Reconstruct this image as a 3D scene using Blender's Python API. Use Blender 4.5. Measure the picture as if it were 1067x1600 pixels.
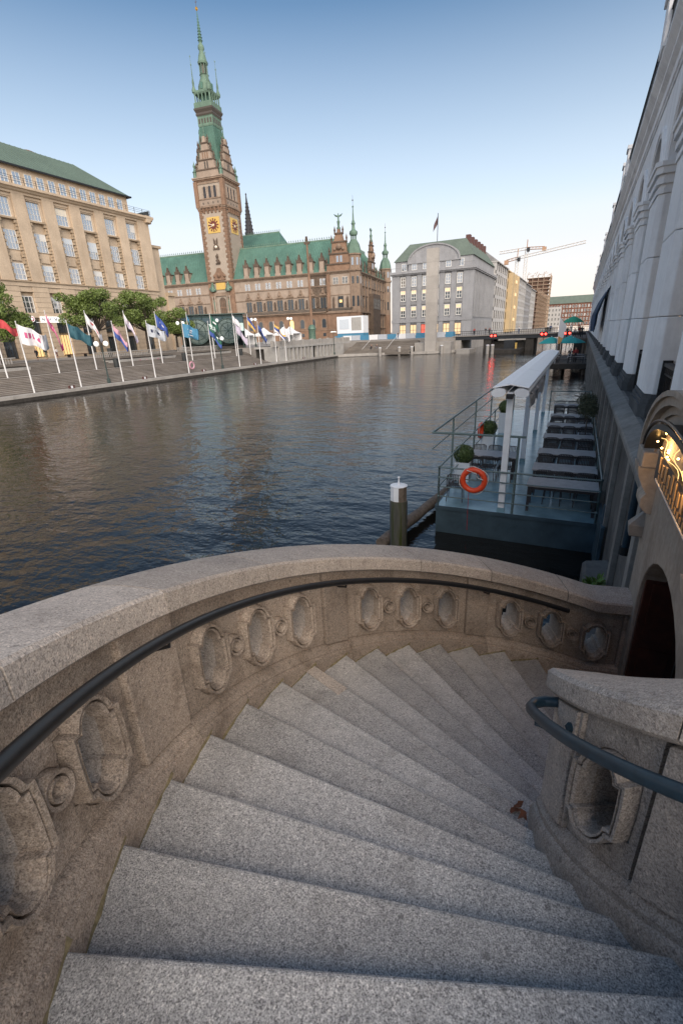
import bpy, bmesh, math, random
from mathutils import Matrix, Vector
R = math.radians
PI = math.pi
rnd = random.Random(7)
for o in list(bpy.data.objects): bpy.data.objects.remove(o)
S = bpy.context.scene
COL = S.collection
# ------------------------------------------------------------------ camera
CAM_Z = 5.5
_M = [[0.899988, -0.123162, -0.418153], [0.434083, 0.341044, 0.833823], [-0.039913, 0.931944, -0.360398]]
cd = bpy.data.cameras.new('camera'); cam = bpy.data.objects.new('camera', cd); COL.objects.link(cam)
cd.sensor_fit = 'VERTICAL'; cd.sensor_height = 36; cd.lens = 722/1600*36; cd.clip_start = .05; cd.clip_end = 4000
_rx = Vector((_M[0][0], _M[1][0], _M[2][0])).normalized()
_fw = Vector((_M[0][2], _M[1][2], _M[2][2])).normalized()
_up = _rx.cross(_fw).normalized(); _rx = _fw.cross(_up)
cam.matrix_world = Matrix(((_rx.x, _up.x, -_fw.x, 0), (_rx.y, _up.y, -_fw.y, 0), (_rx.z, _up.z, -_fw.z, CAM_Z), (0, 0, 0, 1)))
S.camera = cam
# ------------------------------------------------------------------ sky and sun
SUN_AZ = -52.0      # degrees from +X towards +Y (the sun stands low on the right, a little behind)
SUN_EL = 33.0
HAZE = 4.55
w = bpy.data.worlds.new('World'); S.world = w; w.use_nodes = True
wn = w.node_tree.nodes; wl = w.node_tree.links
bg = wn['Background']; sky = wn.new('ShaderNodeTexSky'); sky.sky_type = 'NISHITA'; sky.sun_disc = False
sky.sun_elevation = R(SUN_EL); sky.sun_rotation = R(90-SUN_AZ); sky.altitude = 20
sky.air_density = 1.0; sky.dust_density = .3; sky.ozone_density = 3.4
tc = wn.new('ShaderNodeTexCoord'); sx = wn.new('ShaderNodeSeparateXYZ'); wl.new(tc.outputs['Generated'], sx.inputs[0])
rp = wn.new('ShaderNodeValToRGB'); wl.new(sx.outputs[2], rp.inputs[0])      # even pale haze low down, all the way round
for k, (p_, v_) in enumerate(((0, .85), (.18, .80), (.31, .40), (.45, .03))):
    e_ = rp.color_ramp.elements[k] if k < 2 else rp.color_ramp.elements.new(p_)
    e_.position = p_; e_.color = (v_, v_, v_, 1)
hc = wn.new('ShaderNodeValToRGB'); wl.new(sx.outputs[2], hc.inputs[0])
hc.color_ramp.elements[0].position = .0; hc.color_ramp.elements[0].color = (1.0, .80, .68, 1); hc.color_ramp.elements[1].position = .22; hc.color_ramp.elements[1].color = (.78, .86, .94, 1)
sc = wn.new('ShaderNodeMix'); sc.data_type = 'RGBA'; sc.blend_type = 'MULTIPLY'; sc.inputs[0].default_value = 1; wl.new(hc.outputs[0], sc.inputs[6]); sc.inputs[7].default_value = (HAZE, HAZE, HAZE, 1)
mx = wn.new('ShaderNodeMix'); mx.data_type = 'RGBA'; wl.new(rp.outputs[0], mx.inputs[0]); nm_ = wn.new('ShaderNodeMix'); nm_.data_type = 'RGBA'; nm_.blend_type = 'MULTIPLY'; nm_.inputs[0].default_value = 1; nm_.inputs[7].default_value = (.44, .50, .48, 1); wl.new(sky.outputs[0], nm_.inputs[6]); wl.new(nm_.outputs[2], mx.inputs[6]); wl.new(sc.outputs[2], mx.inputs[7])
wl.new(mx.outputs[2], bg.inputs[0]); bg.inputs[1].default_value = .1
sl = bpy.data.lights.new('sun', 'SUN'); sl.energy = 2.0; sl.angle = R(60); sl.color = (1, .86, .72)
so = bpy.data.objects.new('sun', sl); COL.objects.link(so)
_sd = Vector((math.cos(R(SUN_AZ))*math.cos(R(SUN_EL)), math.sin(R(SUN_AZ))*math.cos(R(SUN_EL)), math.sin(R(SUN_EL))))
so.rotation_euler = _sd.to_track_quat('Z', 'Y').to_euler(); so.location = (60, -30, 60)
S.view_settings.view_transform = 'Standard'; S.view_settings.look = 'None'
S.view_settings.exposure = 1.45; S.view_settings.gamma = 1
S.render.engine = 'CYCLES'; S.cycles.diffuse_bounces = 3
# ------------------------------------------------------------------ mesh helpers
class MB:
    def __init__(s): s.v = []; s.f = []; s.m = []
    def add(s, vs, fs, mi=0):
        o = len(s.v); s.v += [tuple(v) for v in vs]; s.f += [tuple(i+o for i in f) for f in fs]; s.m += [mi]*len(fs); return s
    def box(s, x0, y0, z0, x1, y1, z1, mi=0):
        return s.add([(x, y, z) for z in (z0, z1) for y in (y0, y1) for x in (x0, x1)],
              [(0, 2, 3, 1), (4, 5, 7, 6), (0, 1, 5, 4), (2, 6, 7, 3), (0, 4, 6, 2), (1, 3, 7, 5)], mi)
    def cbox(s, x, y, z, sx, sy, sz, mi=0): return s.box(x-sx/2, y-sy/2, z, x+sx/2, y+sy/2, z+sz, mi)
    def prism(s, poly, a0, a1, ax='z', mi=0):
        n = len(poly)
        f = {'z': lambda p, a: (p[0], p[1], a), 'y': lambda p, a: (p[0], a, p[1]), 'x': lambda p, a: (a, p[0], p[1])}[ax]
        vs = [f(p, a0) for p in poly]+[f(p, a1) for p in poly]
        fs = [tuple(range(n))[::-1], tuple(range(n, 2*n))]+[(i, (i+1) % n, n+(i+1) % n, n+i) for i in range(n)]
        if ax == 'y': fs = [g[::-1] for g in fs]
        return s.add(vs, fs, mi)
    def rings(s, rs, mi=0, cap=True, closed=True):
        n = len(rs[0]); fs = []
        for k in range(len(rs)-1):
            for i in range(n if closed else n-1):
                j = (i+1) % n; fs.append((k*n+i, k*n+j, (k+1)*n+j, (k+1)*n+i))
        if cap: fs += [tuple(range(n))[::-1], tuple((len(rs)-1)*n+i for i in range(n))]
        return s.add([v for r in rs for v in r], fs, mi)
    def lathe(s, prof, n=12, c=(0, 0, 0), mi=0, ph=0, sx=1, sy=1, cap=True):
        return s.rings([[(c[0]+r*sx*math.cos(2*PI*i/n+ph), c[1]+r*sy*math.sin(2*PI*i/n+ph), c[2]+z) for i in range(n)] for r, z in prof], mi, cap)
    def tube(s, pts, r, n=8, mi=0, cap=True, closed=False):
        pts = [Vector(p) for p in pts]; N = len(pts); rs = []; rr = r if isinstance(r, (list, tuple)) else [r]*N
        ref = None
        for i, p in enumerate(pts):
            a = pts[(i-1) % N] if (closed or i) else p; b = pts[(i+1) % N] if (closed or i < N-1) else p
            d = (b-a).normalized()
            if ref is None:
                ref = Vector((0, 0, 1)) if abs(d.z) < .9 else Vector((1, 0, 0))
            u = (ref-d*ref.dot(d)).normalized(); ref = u; v = d.cross(u)
            rs.append([tuple(p+(u*math.cos(2*PI*k/n)+v*math.sin(2*PI*k/n))*rr[i]) for k in range(n)])
        if closed: rs.append(rs[0])
        return s.rings(rs, mi, cap and not closed)
    def bar(s, p, q, r, n=6, mi=0): return s.tube([p, q], r, n, mi)
    def beam(s, p, q, wd, h, mi=0):
        p = Vector(p); q = Vector(q); d = (q-p).normalized(); side = d.cross(Vector((0, 0, 1)))
        side = side.normalized() if side.length > 1e-4 else Vector((1, 0, 0)); u = side.cross(d)
        return s.rings([[tuple(c+side*a*wd/2+u*b*h/2) for a, b in ((-1, -1), (1, -1), (1, 1), (-1, 1))] for c in (p, q)], mi)
    def ball(s, c, r, n=10, m=6, mi=0, sz=1):
        return s.lathe([(max(r*math.sin(PI*k/m), .0005), -r*sz*math.cos(PI*k/m)) for k in range(m+1)], n, c, mi)
    def mesh(s, name, mats, smooth=False, ang=38):
        me = bpy.data.meshes.new(name); me.from_pydata(s.v, [], s.f)
        for m in (mats if isinstance(mats, (list, tuple)) else [mats]): me.materials.append(MAT[m] if isinstance(m, str) else m)
        if any(s.m): me.polygons.foreach_set('material_index', s.m)
        bm = bmesh.new(); bm.from_mesh(me); bmesh.ops.recalc_face_normals(bm, faces=bm.faces); bm.to_mesh(me); bm.free()
        if smooth:
            me.polygons.foreach_set('use_smooth', [True]*len(me.polygons)); me.set_sharp_from_angle(angle=R(ang))
        me.update(); return me
    def build(s, name, mats, parent=None, smooth=False, ang=38, world=True, bevel=0):
        return link(name, s.mesh(name, mats, smooth, ang), parent, world, bevel)
def link(name, me, parent=None, world=True, bevel=0, loc=None, rotz=0):
    o = bpy.data.objects.new(name, me); COL.objects.link(o)
    if parent is not None:
        o.parent = parent
        if world:
            q = parent; m = q.matrix_basis.copy()
            while q.parent: q2 = q.parent; m = q2.matrix_basis @ q.matrix_parent_inverse @ m; q = q2
            o.matrix_parent_inverse = m.inverted()
    if loc: o.location = loc
    if rotz: o.rotation_euler.z = rotz
    if bevel:
        b = o.modifiers.new('bevel', 'BEVEL'); b.width = bevel; b.segments = 2; b.limit_method = 'ANGLE'; b.angle_limit = R(40)
    return o
def tag(o, label=None, cat=None, group=None, kind=None):
    if label: o['label'] = label
    if cat: o['category'] = cat
    if group: o['group'] = group
    if kind: o['kind'] = kind
    return o
def thing(name, label, cat, loc=(0, 0, 0), rotz=0, group=None):
    o = bpy.data.objects.new(name, None); COL.objects.link(o); o.location = loc; o.rotation_euler = (0, 0, rotz); o.empty_display_size = .2
    return tag(o, label, cat, group)
def dup(root, loc=None, rotz=None, label=None, group=None, parent=None):
    r = root.copy(); COL.objects.link(r)
    if parent is not None: r.parent = parent
    if loc is not None: r.location = loc
    if rotz is not None: r.rotation_euler = (0, 0, rotz)
    if label: r['label'] = label
    if group: r['group'] = group
    for ch in list(root.children): dup(ch, parent=r)
    return r
# ------------------------------------------------------------------ materials
MAT = {}
def _new(name):
    m = bpy.data.materials.new(name); m.use_nodes = True; MAT[name] = m
    nt = m.node_tree; b = nt.nodes['Principled BSDF']; return m, nt, b
def _tex(nt, kind, scale, detail=4, rough=.6, co=None, stretch=None):
    t = nt.nodes.new('ShaderNodeTex'+kind); t.inputs['Scale'].default_value = scale
    if kind == 'Noise': t.inputs['Detail'].default_value = detail; t.inputs['Roughness'].default_value = rough
    if co is not None:
        if stretch:
            mp = nt.nodes.new('ShaderNodeMapping'); mp.inputs['Scale'].default_value = stretch; nt.links.new(co, mp.inputs[0]); co = mp.outputs[0]
        nt.links.new(co, t.inputs['Vector'])
    return t
def _ramp(nt, fac, stops):
    r = nt.nodes.new('ShaderNodeValToRGB'); e = r.color_ramp.elements
    while len(e) < len(stops): e.new(.5)
    for k, (p, c) in enumerate(stops): e[k].position = p; e[k].color = (*c, 1)
    nt.links.new(fac, r.inputs[0]); return r.outputs[0]
def _mix(nt, a, b, fac, mode='MIX'):
    m = nt.nodes.new('ShaderNodeMix'); m.data_type = 'RGBA'; m.blend_type = mode
    for s, v in ((6, a), (7, b), (0, fac)):
        if hasattr(v, 'is_linked'): nt.links.new(v, m.inputs[s])
        elif s == 0: m.inputs[0].default_value = v
        else: m.inputs[s].default_value = (*v, 1)
    return m.outputs[2]
def _bump(nt, b, h, strength, dist=.01):
    n = nt.nodes.new('ShaderNodeBump'); n.inputs['Strength'].default_value = strength; n.inputs['Distance'].default_value = dist
    nt.links.new(h, n.inputs['Height']); nt.links.new(n.outputs[0], b.inputs['Normal']); return n
def _pos(nt):
    return nt.nodes.new('ShaderNodeNewGeometry').outputs['Position']
def plain(name, col, rough=.6, metal=0, spec=.5, var=0, scale=3, emit=None, es=0):
    m, nt, b = _new(name); b.inputs['Roughness'].default_value = rough; b.inputs['Metallic'].default_value = metal
    b.inputs['Specular IOR Level'].default_value = spec
    if var:
        t = _tex(nt, 'Noise', scale, 6, .65, _pos(nt))
        c = _ramp(nt, t.outputs[0], [(.25, tuple(x*(1-var) for x in col)), (.75, tuple(min(1, x*(1+var)) for x in col))])
        nt.links.new(c, b.inputs['Base Color'])
    else: b.inputs['Base Color'].default_value = (*col, 1)
    if emit: b.inputs['Emission Color'].default_value = (*emit, 1); b.inputs['Emission Strength'].default_value = es
    return m
def stone(name, col, var=.25, s1=.6, s2=14, rough=.85, dirt=None, dirt_amt=.5, streak=True, bump=.3, bd=.01, random_=.06, soil=.55):
    m, nt, b = _new(name); P = _pos(nt); b.inputs['Roughness'].default_value = rough; b.inputs['Specular IOR Level'].default_value = .25
    t1 = _tex(nt, 'Noise', s1, 5, .6, P); t2 = _tex(nt, 'Noise', s2, 6, .7, P)
    c = _ramp(nt, t1.outputs[0], [(.3, tuple(x*(1-var) for x in col)), (.7, tuple(min(1, x*(1+var*.6)) for x in col))])
    c = _mix(nt, c, _ramp(nt, t2.outputs[0], [(.3, (.62, .62, .62)), (.65, (1.1, 1.1, 1.1))]), soil, 'MULTIPLY')
    if dirt:
        t3 = _tex(nt, 'Noise', s1*2.2, 6, .7, P, (1, 1, .25) if streak else None)
        f = _ramp(nt, t3.outputs[0], [(.5, (0, 0, 0)), (.72, (dirt_amt,)*3)])
        c = _mix(nt, c, dirt, f)
    if random_:
        oi = nt.nodes.new('ShaderNodeObjectInfo'); mr = nt.nodes.new('ShaderNodeMapRange')
        mr.inputs[3].default_value = 1-random_; mr.inputs[4].default_value = 1+random_
        nt.links.new(oi.outputs['Random'], mr.inputs[0]); cc = nt.nodes.new('ShaderNodeCombineColor')
        for i in range(3): nt.links.new(mr.outputs[0], cc.inputs[i])
        c = _mix(nt, c, cc.outputs[0], 1.0, 'MULTIPLY')
    nt.links.new(c, b.inputs['Base Color'])
    if bump: _bump(nt, b, t2.outputs[0], bump, bd)
    return m
def granite(name, stops, grain=170, stain=None, stain_amt=.4, bump=.25, rough=.75, tint=None):
    m, nt, b = _new(name); P = _pos(nt); b.inputs['Roughness'].default_value = rough; b.inputs['Specular IOR Level'].default_value = .3
    g = _tex(nt, 'Noise', grain, 2, .55, P); v = _tex(nt, 'Voronoi', grain*.55, co=P)
    c = _ramp(nt, g.outputs[0], stops)
    sep = nt.nodes.new('ShaderNodeSeparateColor'); nt.links.new(v.outputs['Color'], sep.inputs[0])
    c = _mix(nt, c, _ramp(nt, sep.outputs[0], [(.0, (.55, .55, .57)), (.25, (.95, .95, .95)), (.8, (1, 1, 1)), (1, (1.35, 1.33, 1.3))]), .8, 'MULTIPLY')
    big = _tex(nt, 'Noise', 1.7, 6, .62, P)
    c = _mix(nt, c, _ramp(nt, big.outputs[0], [(.3, (.78, .78, .79)), (.62, (1.1, 1.09, 1.08))]), .75, 'MULTIPLY')
    if stain:
        t3 = _tex(nt, 'Noise', 4.5, 7, .72, P)
        c = _mix(nt, c, stain, _ramp(nt, t3.outputs[0], [(.5, (0, 0, 0)), (.75, (stain_amt,)*3)]))
        t4 = _tex(nt, 'Voronoi', 5.5, co=P); t4.inputs['Randomness'].default_value = 1
        c = _mix(nt, c, (.06, .058, .055), _ramp(nt, t4.outputs['Distance'], [(.05, (.45,)*3), (.09, (0, 0, 0))]))
    oi = nt.nodes.new('ShaderNodeObjectInfo'); mr = nt.nodes.new('ShaderNodeMapRange'); mr.inputs[3].default_value = .80; mr.inputs[4].default_value = 1.12
    nt.links.new(oi.outputs['Random'], mr.inputs[0]); cc = nt.nodes.new('ShaderNodeCombineColor')
    for i in range(3): nt.links.new(mr.outputs[0], cc.inputs[i])
    c = _mix(nt, c, cc.outputs[0], 1.0, 'MULTIPLY')
    nt.links.new(c, b.inputs['Base Color']); _bump(nt, b, g.outputs[0], bump, .004)
    return m
def glassy(name, col=(.5, .55, .6), rough=.04, metal=.75, emit=None, es=0):
    m, nt, b = _new(name); b.inputs['Base Color'].default_value = (*col, 1); b.inputs['Metallic'].default_value = metal; b.inputs['Roughness'].default_value = rough
    t = _tex(nt, 'Noise', .9, 2, .5, _pos(nt)); _bump(nt, b, t.outputs[0], .12, .05)
    if emit: b.inputs['Emission Color'].default_value = (*emit, 1); b.inputs['Emission Strength'].default_value = es
    return m
granite('granite_step', [(.31, (.155, .15, .148)), (.43, (.36, .355, .348)), (.55, (.52, .512, .50)), (.69, (.74, .725, .71))], 205, (.16, .15, .14), .55, .3, .52)
granite('granite_brown', [(.30, (.19, .15, .12)), (.45, (.37, .305, .25)), (.66, (.54, .46, .385))], 170, (.14, .10, .07), .75, .2, .85)
granite('granite_coping', [(.30, (.25, .215, .185)), (.45, (.43, .38, .335)), (.66, (.61, .55, .495))], 170, (.22, .185, .16), .5, .4, .8)
plain('mortar', (.14, .11, .07), .9, var=.3, scale=40)
plain('moss', (.21, .175, .10), .95, var=.6, scale=35)
plain('black_paint', (.012, .013, .015), .38, var=.3, scale=30)
plain('blue_paint', (.012, .035, .055), .42, var=.35, scale=25)
# ------------------------------------------------------------------ water (large structure first)
def water_mat():
    m, nt, b = _new('water'); P = _pos(nt)
    b.inputs['Base Color'].default_value = (.010, .010, .009, 1); b.inputs['Roughness'].default_value = .04; b.inputs['IOR'].default_value = 1.33
    b.inputs['Specular IOR Level'].default_value = .68
    a = _tex(nt, 'Noise', .42, 3, .5, P, (1.0, 1.5, 1)); c = _tex(nt, 'Noise', 1.5, 3, .55, P, (1, 1.6, 1)); d = _tex(nt, 'Noise', 5.5, 2, .5, P, (1, 1.4, 1))
    def mul(x, k):
        n = nt.nodes.new('ShaderNodeMath'); n.operation = 'MULTIPLY'; n.inputs[1].default_value = k; nt.links.new(x, n.inputs[0]); return n.outputs[0]
    def add(x, y):
        n = nt.nodes.new('ShaderNodeMath'); n.operation = 'ADD'; nt.links.new(x, n.inputs[0]); nt.links.new(y, n.inputs[1]); return n.outputs[0]
    h = add(add(mul(a.outputs[0], .13), mul(c.outputs[0], .055)), mul(d.outputs[0], .010))
    pt_ = _tex(nt, 'Noise', .05, 3, .55, P, (1, .55, 1)); mr_ = nt.nodes.new('ShaderNodeMapRange')     # calm and ruffled patches
    for q_, v_ in ((1, .36), (2, .64), (3, .40), (4, 1.35)): mr_.inputs[q_].default_value = v_
    nt.links.new(pt_.outputs[0], mr_.inputs[0]); mm_ = nt.nodes.new('ShaderNodeMath'); mm_.operation = 'MULTIPLY'; nt.links.new(h, mm_.inputs[0]); nt.links.new(mr_.outputs[0], mm_.inputs[1])
    _bump(nt, b, mm_.outputs[0], 1.0, .8)
water_mat()
tag(MB().add([(-400, -40, 0), (60, -40, 0), (60, 600, 0), (-400, 600, 0)], [(0, 1, 2, 3)]).build('water', 'water'), kind='structure')

# ------------------------------------------------------------------ spiral stair
CX, CY = 1.467, 2.27
EX, EY = 1.84, 1.58                      # the nosings fan out from here
RIS = .16; Z0 = 3.70; TH0 = 214.8; DTH = 7.6
WALLX = .92
LAND_Z = Z0-14*RIS
def zo(th):                               # pitch line of the outer balustrade
    z = Z0-RIS*(TH0-th)/DTH
    lo = Z0-RIS*(TH0-105.5)/DTH
    return max(z, lo) if th > 112 or th < 100 else lo+max(0, z-lo)
def zi(th):                               # pitch line of the inner newel
    return Z0-RIS*(5-(th-188.2)/10.2)
def pol(r, th, z): return (CX+r*math.cos(R(th)), CY+r*math.sin(R(th)), z)
def sweep(mb, prof, t0, t1, zf, n=None, mi=0, top=None):
    n = n or max(2, int(abs(t1-t0)/1.2)+1)
    rs = []
    for k in range(n+1):
        th = t0+(t1-t0)*k/n; z = zf(th)
        rs.append([pol(r, th, z+dz if not callable(dz) else dz(th)) for r, dz in prof])
    mb.rings(rs, mi); return mb
def nos(k, r_out=3.40, r_in=1.30):
    th = R(TH0-DTH*k); o = Vector((CX+3.36*math.cos(th), CY+3.36*math.sin(th))); d = (Vector((EX, EY))-o).normalized()
    def hit(rr, far):
        f = o-Vector((CX, CY)); bb = f.dot(d); cc = f.dot(f)-rr*rr; q = bb*bb-cc
        if q < 0: return o+d*(-bb)
        return o+d*(-bb+(math.sqrt(q) if far else -math.sqrt(q)))
    return hit(r_out, False), hit(r_in, False)
stair = thing('spiral_staircase', 'wide grey granite spiral staircase winding down to the water landing', 'staircase', (CX, CY, 0))
for k in range(-4, 14):
    z = Z0-RIS*k
    o, i = nos(k); ob, ib = nos(k-1)
    d = (ob-o); back = .09
    # overlap under the step above
    ob2 = ob+(ob-o).normalized()*back; ib2 = ib+(ib-i).normalized()*back*.6
    def a_of(p): return math.atan2(p.y-CY, p.x-CX) % (2*PI)
    ao, ab_ = a_of(o), a_of(ob2)
    arc = [(CX+3.40*math.cos(ao+(ab_-ao)*q/6), CY+3.40*math.sin(ao+(ab_-ao)*q/6)) for q in range(7)]
    ai, aib = a_of(i), a_of(ib2)
    arci = [(CX+1.30*math.cos(aib+(ai-aib)*q/5), CY+1.30*math.sin(aib+(ai-aib)*q/5)) for q in range(6)]
    ln = [tuple(i.lerp(o, q/8)) for q in range(1, 8)]
    poly = arc+arci+ln
    mb = MB()
    jz = rnd.uniform(-.002, .002)
    mb.prism(poly[::-1], z-.30, z+jz)
    st = mb.build('step', 'granite_step', stair, bevel=.02); st.modifiers[0].segments = 3
    if k > -3:                              # mossy mortar where the tread meets the wall
        mj = MB(); rs_ = []
        for q in range(9):
            a = ao+(ab_-ao)*q/8*.86; w1, w2 = 3.294+rnd.uniform(-.008, .006), 3.304
            rs_.append([(CX+w1*math.cos(a), CY+w1*math.sin(a), z+.001), (CX+w2*math.cos(a), CY+w2*math.sin(a), z+.001), (CX+w2*math.cos(a), CY+w2*math.sin(a), z+.02+rnd.uniform(-.006, .008))])
        mj.rings(rs_); mj.build('mossy_joint', 'moss', stair)
    if k == 6:                              # the repaired corner stone by the wall
        u = (i-o).normalized(); nv = Vector((-u.y, u.x)); nv = nv if nv.dot(ob-o) > 0 else -nv
        p0 = o+u*.10+nv*.012
        q = [p0, p0+u*.42, p0+u*.42+nv*.10, p0+nv*.10]
        MB().prism([tuple(x) for x in q], z+.001, z+.006).build('repair_patch', 'granite_coping', stair)
# upper and lower landings
top_k = -5
zt = Z0+RIS*5
o, i = nos(-5)
pl = [tuple(o), tuple(i)]
mb = MB(); mb.prism([(CX+3.4*math.cos(R(a)), CY+3.4*math.sin(R(a))) for a in range(250, 278, 4)]+[(WALLX, -1.0), (WALLX, 1.05)]+[(CX+1.3*math.cos(R(a)), CY+1.3*math.sin(R(a))) for a in range(246, 236, -4)], zt-.3, zt)
mb.build('upper_landing', 'granite_step', stair)
arc = [(CX+3.40*math.cos(R(a)), CY+3.40*math.sin(R(a))) for a in range(122, 98, -3)]
mb = MB(); mb.prism((arc+[(WALLX+.02, 5.60), (WALLX+.02, 2.6), (.1, 2.6), (-.1, 4.6)])[::-1], LAND_Z-.25, LAND_Z)
mb.build('lower_landing', 'granite_brown', stair)
# solid drum under the stair
mb = MB(); sweep(mb, [(3.36, lambda t: -1.0), (3.66, lambda t: -1.0), (3.66, -.12), (3.36, -.12)], 99, 275, zo)
mb.build('drum_wall', 'granite_brown', stair, True)
mb = MB(); sweep(mb, [(.9, lambda t: -1.0), (1.31, lambda t: -1.0), (1.31, -.10), (.9, -.10)], 100, 275, lambda t: max(zi(t), 1.2))
mb.build('newel_drum', 'granite_brown', stair, True)

# ------------------------------------------------------------------ pierced balustrades
OUT = [(0, .215), (.035, .208), (.064, .186), (.083, .155), (.09, .12), (.128, .115), (.132, .04), (.132, -.04), (.128, -.115), (.09, -.12), (.083, -.155), (.064, -.186), (.035, -.208), (0, -.215)]
OUT = [(x*.875, y) for x, y in OUT]
OUT = OUT+[(-x, y) for x, y in OUT[1:-1][::-1]]
def ray_r(poly, a):
    dx, dy = math.sin(a), math.cos(a); best = .05
    for (x0, y0), (x1, y1) in zip(poly, poly[1:]+poly[:1]):
        ex, ey = x1-x0, y1-y0; den = dx*ey-dy*ex
        if abs(den) < 1e-9: continue
        t = (x0*ey-y0*ex)/den; u = (x0*dy-y0*dx)/den
        if t > 0 and -1e-6 <= u <= 1+1e-6: best = max(best, t) if False else t if best == .05 else max(best, t)
    return best
def panel_cell(mb, th, half, t0, t1, rf, rb, zf, kind, s=-1, tc=.46, scale=1.0):
    """one pierced cell: rings from the hole out to the cell edge; s is the way the relief stands proud (-1 towards the stair axis)"""
    w = R(half)*rf
    rect = lambda a: min(w/max(abs(math.sin(a)), 1e-6), ((t1-tc) if math.cos(a) > 0 else (tc-t0))/max(abs(math.cos(a)), 1e-6))
    if kind == 'oval':
        src = OUT; prof = [(0, .03), (.002, -.046), (.015, -.056), (.017, -.006), (.0245, -.006), (.0265, -.058), (.044, -.064), (.049, -.052), (.051, .010), (.059, .010), (.060, 0)]
    else:
        src = [(.030*math.sin(2*PI*k/40), .030*math.cos(2*PI*k/40)) for k in range(40)]
        prof = [(0, .03), (.004, -.040), (.020, -.048), (.022, .004), (.029, .004), (.031, -.042), (.050, -.048), (.053, .006), (.058, 0)]
    base = []                                            # outline points with their outward mitre
    n = len(src)
    for i in range(n):
        p, q, o = Vector(src[i]), Vector(src[(i+1) % n]), Vector(src[i-1])
        n0 = Vector((-(p-o).y, (p-o).x)).normalized(); n1 = Vector((-(q-p).y, (q-p).x)).normalized(); m_ = n0+n1
        m_ = m_/max(m_.length_squared, .5)*2; m_ = m_*(1 if m_.dot(p) > 0 else -1)
        base.append((p, m_))
        k = max(1, int((q-p).length/.028)); nn = n1*(1 if n1.dot((p+q)/2) > 0 else -1)
        for j in range(1, k): base.append((p.lerp(q, j/k), nn))
    def ring_at(g):
        o = []
        for p, m_ in base:
            r = p+m_*g
            if kind == 'oval' and abs(p.x) < .0785 and abs(p.y) > .1201: r.y = math.copysign(max(abs(r.y), .12+g*.97), r.y)
            o.append(r*scale)
        return o
    def P(v, dep):
        t = th+math.degrees(v.x/rf); return pol(rf-dep*s*scale if s > 0 else rf+dep*scale, t, zf(t)+tc+v.y)
    def clip(v):
        a = math.atan2(v.x, v.y); m = rect(a)*.985; return v if v.length < m else v*(m/v.length)
    dpt = abs(rb-rf)/scale; r0 = ring_at(0)
    rs = [[P(v*.96, dpt) for v in r0], [P(v*.985, dpt*.45) for v in r0]]
    for g, dep in prof: rs.append([P(clip(v), dep) for v in ring_at(g)])
    an = [math.atan2(v.x, v.y) for v in r0]; edge = [Vector((math.sin(a), math.cos(a)))*rect(a) for a in an]
    for cx, cy in ((w, t1-tc), (-w, t1-tc), (w, t0-tc), (-w, t0-tc)):
        a = math.atan2(cx, cy); k = min(range(len(an)), key=lambda q: abs((an[q]-a+PI) % (2*PI)-PI)); edge[k] = Vector((cx, cy))
    rs.append([P(v, 0) for v in edge]); rs.append([P(v, dpt) for v in edge]); rs.append(rs[0])
    mb.rings(rs[:3], 1, cap=False); mb.rings(rs[2:], 0, cap=False)
bal = thing('stone_balustrade', 'curved pierced brown stone balustrade with broad coping around the staircase', 'balustrade', (CX-3.5, CY, 0))
RF, RB = 3.385, 3.68
T0, T1 = .13, .90
centres = [c+9*q for c in (205.9, 171.2, 137.4, 104.9) for q in (0, 1, 2)]
groups = [(201.2, 228.6), (165.4, 193.6), (132.6, 160.2), (100.2, 127.6)]
piers = [(193.75, 201.05), (160.35, 165.25), (127.75, 132.45), (228.75, 236), (98.7, 100.05)]
for gi, c0 in enumerate((205.9, 170.6, 137.2, 104.8)):
    g0, g1 = groups[gi]
    sc = 1.0
    for q in range(3):
        c = c0+9*q
        if c > 228: continue
        mb = MB(); panel_cell(mb, c, 2.95, T0, T1, RF, RB, zo, 'oval'); mb.build('pierced_panel', ['granite_brown', 'granite_coping'], bal, True, 24)
        if q < 2:
            mb = MB(); panel_cell(mb, c+4.5, 1.53, T0, T1, RF, RB, zo, 'ring', tc=.47); mb.build('scroll_panel', ['granite_brown', 'granite_brown'], bal, True, 24)
    lo, hi = c0-2.97, c0+18+2.97
    for a, b_ in ((g0, lo), (hi, g1)):
        if b_-a > .15:
            mb = MB(); sweep(mb, [(RF, T0), (RB, T0), (RB, T1), (RF, T1)], a, b_-.01, zo, 2); mb.build('edge_panel', 'granite_brown', bal)
for a, b_ in piers:
    mb = MB(); sweep(mb, [(RF-.035, T0), (RB+.02, T0), (RB+.02, T1), (RF-.035, T1)], a, b_, zo, 5); mb.build('pier', 'granite_brown', bal, bevel=.006)
PL = [(3.30, -.42), (3.66, -.42), (3.70, .02), (3.64, .125), (3.40, .125), (3.375, .115), (3.345, .10), (3.335, .075), (3.325, .06), (3.325, .045), (3.305, .035), (3.30, .0)]
for a, b_ in ((98.7, 127.6), (127.7, 160.2), (160.3, 193.6), (193.7, 228), (228.1, 270)):
    mb = MB(); sweep(mb, PL, a, b_, zo, None); mb.build('plinth', 'granite_brown', bal, True, 30)
CP = [(3.36, .885), (3.64, .885), (3.66, .90), (3.70, .93), (3.712, .95), (3.712, 1.035), (3.695, 1.058), (3.50, 1.074), (3.285, 1.062), (3.268, 1.045), (3.265, .935), (3.275, .925), (3.30, .918), (3.335, .905)]
joints = [98.7, 112, 128.5, 144.5, 160.5, 178, 195.8, 213, 231, 249, 268]
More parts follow.
